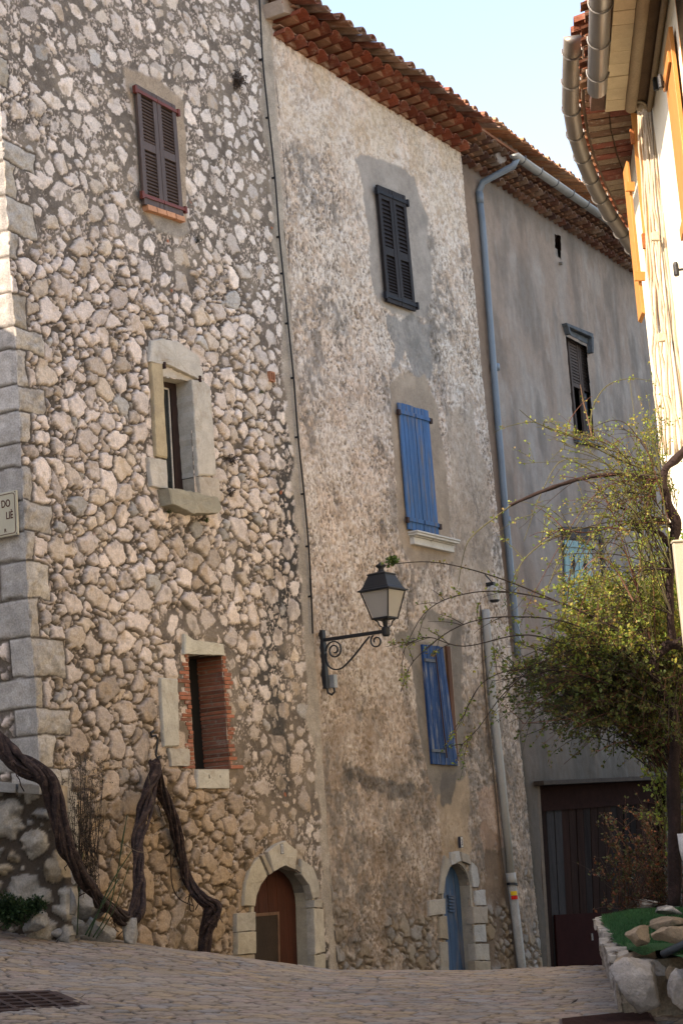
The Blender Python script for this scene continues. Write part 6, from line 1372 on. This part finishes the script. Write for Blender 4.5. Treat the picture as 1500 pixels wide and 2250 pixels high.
# plants round the vine
SH4 = thing("dry_shrub", "grey dried shrub with tiny pinkish tips between the vine and the stone wall", "shrub", tuple(aty(190, 2000, 16.6)))
TW = MB(); FO = Foliage(); random.seed(10)
for k in range(80):
    x1 = random.triangular(125, 235, 180); y1 = random.uniform(1650, 1900); pc([(190 + random.uniform(-30, 30), random.uniform(1880, 1990)), (x1, y1 + 80), (x1 + random.uniform(-12, 12), y1)], (16.5, random.uniform(16.1, 16.9)), .003, 13, (.035, .026, .022), 1, colf=lambda: tuple(np.array(random.choice([(.16, .11, .10), (.05, .045, .03), (.035, .045, .022)])) * random.uniform(.6, 1.2)), lsz=.012, twl=.12)
TW.build("stems", M_TWIG, SH4); FO.build("leaves", mleaf("dry_tip", tr=.1), SH4)
def tuft(name, label, cat, cx, cy, w, h, Y, cols, n, lsz, grp=None, stem=True):
    global TW, FO
    t = thing(name, label, cat, tuple(aty(cx, cy + h / 2, Y)), group=grp); TW = MB(); FO = Foliage()
    for k in range(n):
        a = random.uniform(-pi, pi); x1 = cx + cos(a) * w * .5 * random.uniform(.3, 1); y1 = cy + sin(a) * h * .5 * random.uniform(.3, 1); p0 = aty(cx, cy + h * .25, Y); p1 = aty(x1, y1, Y + random.uniform(-.08, .06)) 
        grow(cane(p0, (p0 + p1) / 2 + np.array([0, -.03, .03]), p1, 5, .01), .0022, 0, 60, lambda: tuple(np.array(random.choice(cols)) * random.uniform(.6, 1.2)), lsz, .05, tuple(np.array(cols[0]) * .6))
    TW.build("stems", M_TWIG, t); FO.build("leaves", mleaf("tuft_leaf", tr=.15), t); return t
random.seed(12); GRN = [(.02, .045, .015), (.03, .06, .02), (.015, .035, .012)]; DRY = [(.085, .06, .045), (.05, .04, .03), (.12, .08, .06)]
tuft("green_clump", "dark green ground plant at the foot of the low wall, far left", "plant", 22, 2000, 110, 90, 15.45, GRN, 130, .030)
tuft("green_clump", "small dark green plant hanging between stones right of the far left clump", "plant", 78, 1990, 60, 50, 15.5, GRN, 70, .026)
def onwall(x, y): 
    u_, z_ = FA.hit(x, y, -.03); return FA.w(u_, -.03, z_)[1]
tuft("wall_weed", "dry brown weed tuft on the stone wall right of the top shutters", "weed", 522, 178, 52, 58, onwall(522, 178), DRY, 70, .018, "dry weeds on the stone wall")
tuft("wall_weed", "dry brown weed patch right of the stone framed window, upper one", "weed", 508, 1008, 46, 40, onwall(508, 1008), DRY, 34, .015, "dry weeds on the stone wall")
tuft("wall_weed", "dry brown weed patch right of the stone framed window, lower one", "weed", 508, 1082, 34, 36, onwall(508, 1082), DRY, 24, .014, "dry weeds on the stone wall")
tuft("wall_weed", "dark weed tuft below the right corner of the top shutters", "weed", 433, 528, 30, 26, onwall(433, 528), [(.05, .05, .035)], 16, .014, "dry weeds on the stone wall")
tuft("sill_moss", "green moss tuft under the left part of the stone sill", "moss", 372, 1126, 22, 12, onwall(372, 1126), [(.04, .06, .015)], 14, .012, "green moss tufts on the stone wall")
tuft("sill_moss", "green moss tuft under the right end of the stone sill", "moss", 455, 1143, 18, 16, onwall(455, 1143), [(.04, .07, .015)], 16, .012, "green moss tufts on the stone wall")
tuft("sill_moss", "green moss tuft on the stones under the terracotta vent", "moss", 574, 862, 16, 12, onwall(574, 862), [(.06, .08, .02)], 10, .011, "green moss tufts on the stone wall")
tuft("lamp_sprig", "green sprig at the tip of the rose cane over the lantern", "sprig", 862, 1236, 26, 12, 12.0, [(.05, .09, .02), (.09, .13, .03)], 22, .026)
# reed like green stems
RS = thing("reed_stems", "green reed-like stems rising in front of the vine and boulders", "plant", tuple(aty(220, 2060, 16.0)))
for (x0, y0, x1, y1, x2, y2, r, c) in ((170, 2055, 175, 1950, 183, 1875, .006, (.03, .055, .02)), (205, 2060, 245, 1980, 280, 1790, .007, (.03, .06, .02)), (195, 2058, 240, 1950, 290, 1870, .008, (.03, .06, .022)), (188, 2055, 225, 1990, 262, 1930, .009, (.035, .07, .03)), (212, 2062, 250, 2000, 285, 1900, .006, (.04, .06, .02)), (175, 1930, 180, 1900, 186, 1870, .004, (.25, .16, .03)), (240, 1900, 252, 1870, 275, 1855, .004, (.12, .09, .07)), (275, 1855, 300, 1870, 322, 1873, .0035, (.18, .14, .10)), (325, 1700, 345, 1790, 358, 1770, .003, (.14, .11, .06)), (262, 1900, 270, 1840, 281, 1789, .005, (.03, .05, .02))):
    m = MB(); m.tube(smooth_path([aty(x0, y0, 15.9), aty(x1, y1, 15.95), aty(x2, y2, 16.1)], 14), np.linspace(r, r * .5, 14), 6, c); m.build("stem", M_TWIG, RS, smooth=True)
m = MB(); m.tube(smooth_path([aty(376, 1870, 18.3), aty(378, 1940, 18.3), aty(395, 1975, 18.3), aty(425, 1990, 18.4)], 20), .006, 5, (.05, .03, .02)); tag(m.build("loose_shoot", M_TWIG, None, smooth=True), "thin dark shoot curling away from the slimmer vine trunk", "shoot")

# ------------------------------------------------------------------ litter on the paving
for (px, L, a, lb) in (((1262, 2210), .034, .5, "curled dark dead leaf lying on the paving near the planter"), ((182, 2199), .026, .1, "small dark leaf lying on the paving beside the drain grate"), ((127, 2076), .018, 1.0, "tiny dark leaf on the paving below the low wall")):
    p = ground_at(*px); m = MB(); c_, s_ = cos(a) * L, sin(a) * L; z0 = p[2] + .016
    m.add([(p[0] - c_, p[1] - s_, z0), (p[0] + s_ * .5, p[1] - c_ * .5, z0 + .01), (p[0] + c_, p[1] + s_, z0 + .03), (p[0] - s_ * .5, p[1] + c_ * .5, z0 + .012)], [(0, 1, 2), (0, 2, 3)])
    tag(m.build("fallen_leaf", mat("dead_leaf", col=(.035, .022, .016), bump=0), None), lb, "leaf", "dead leaves on the paving")
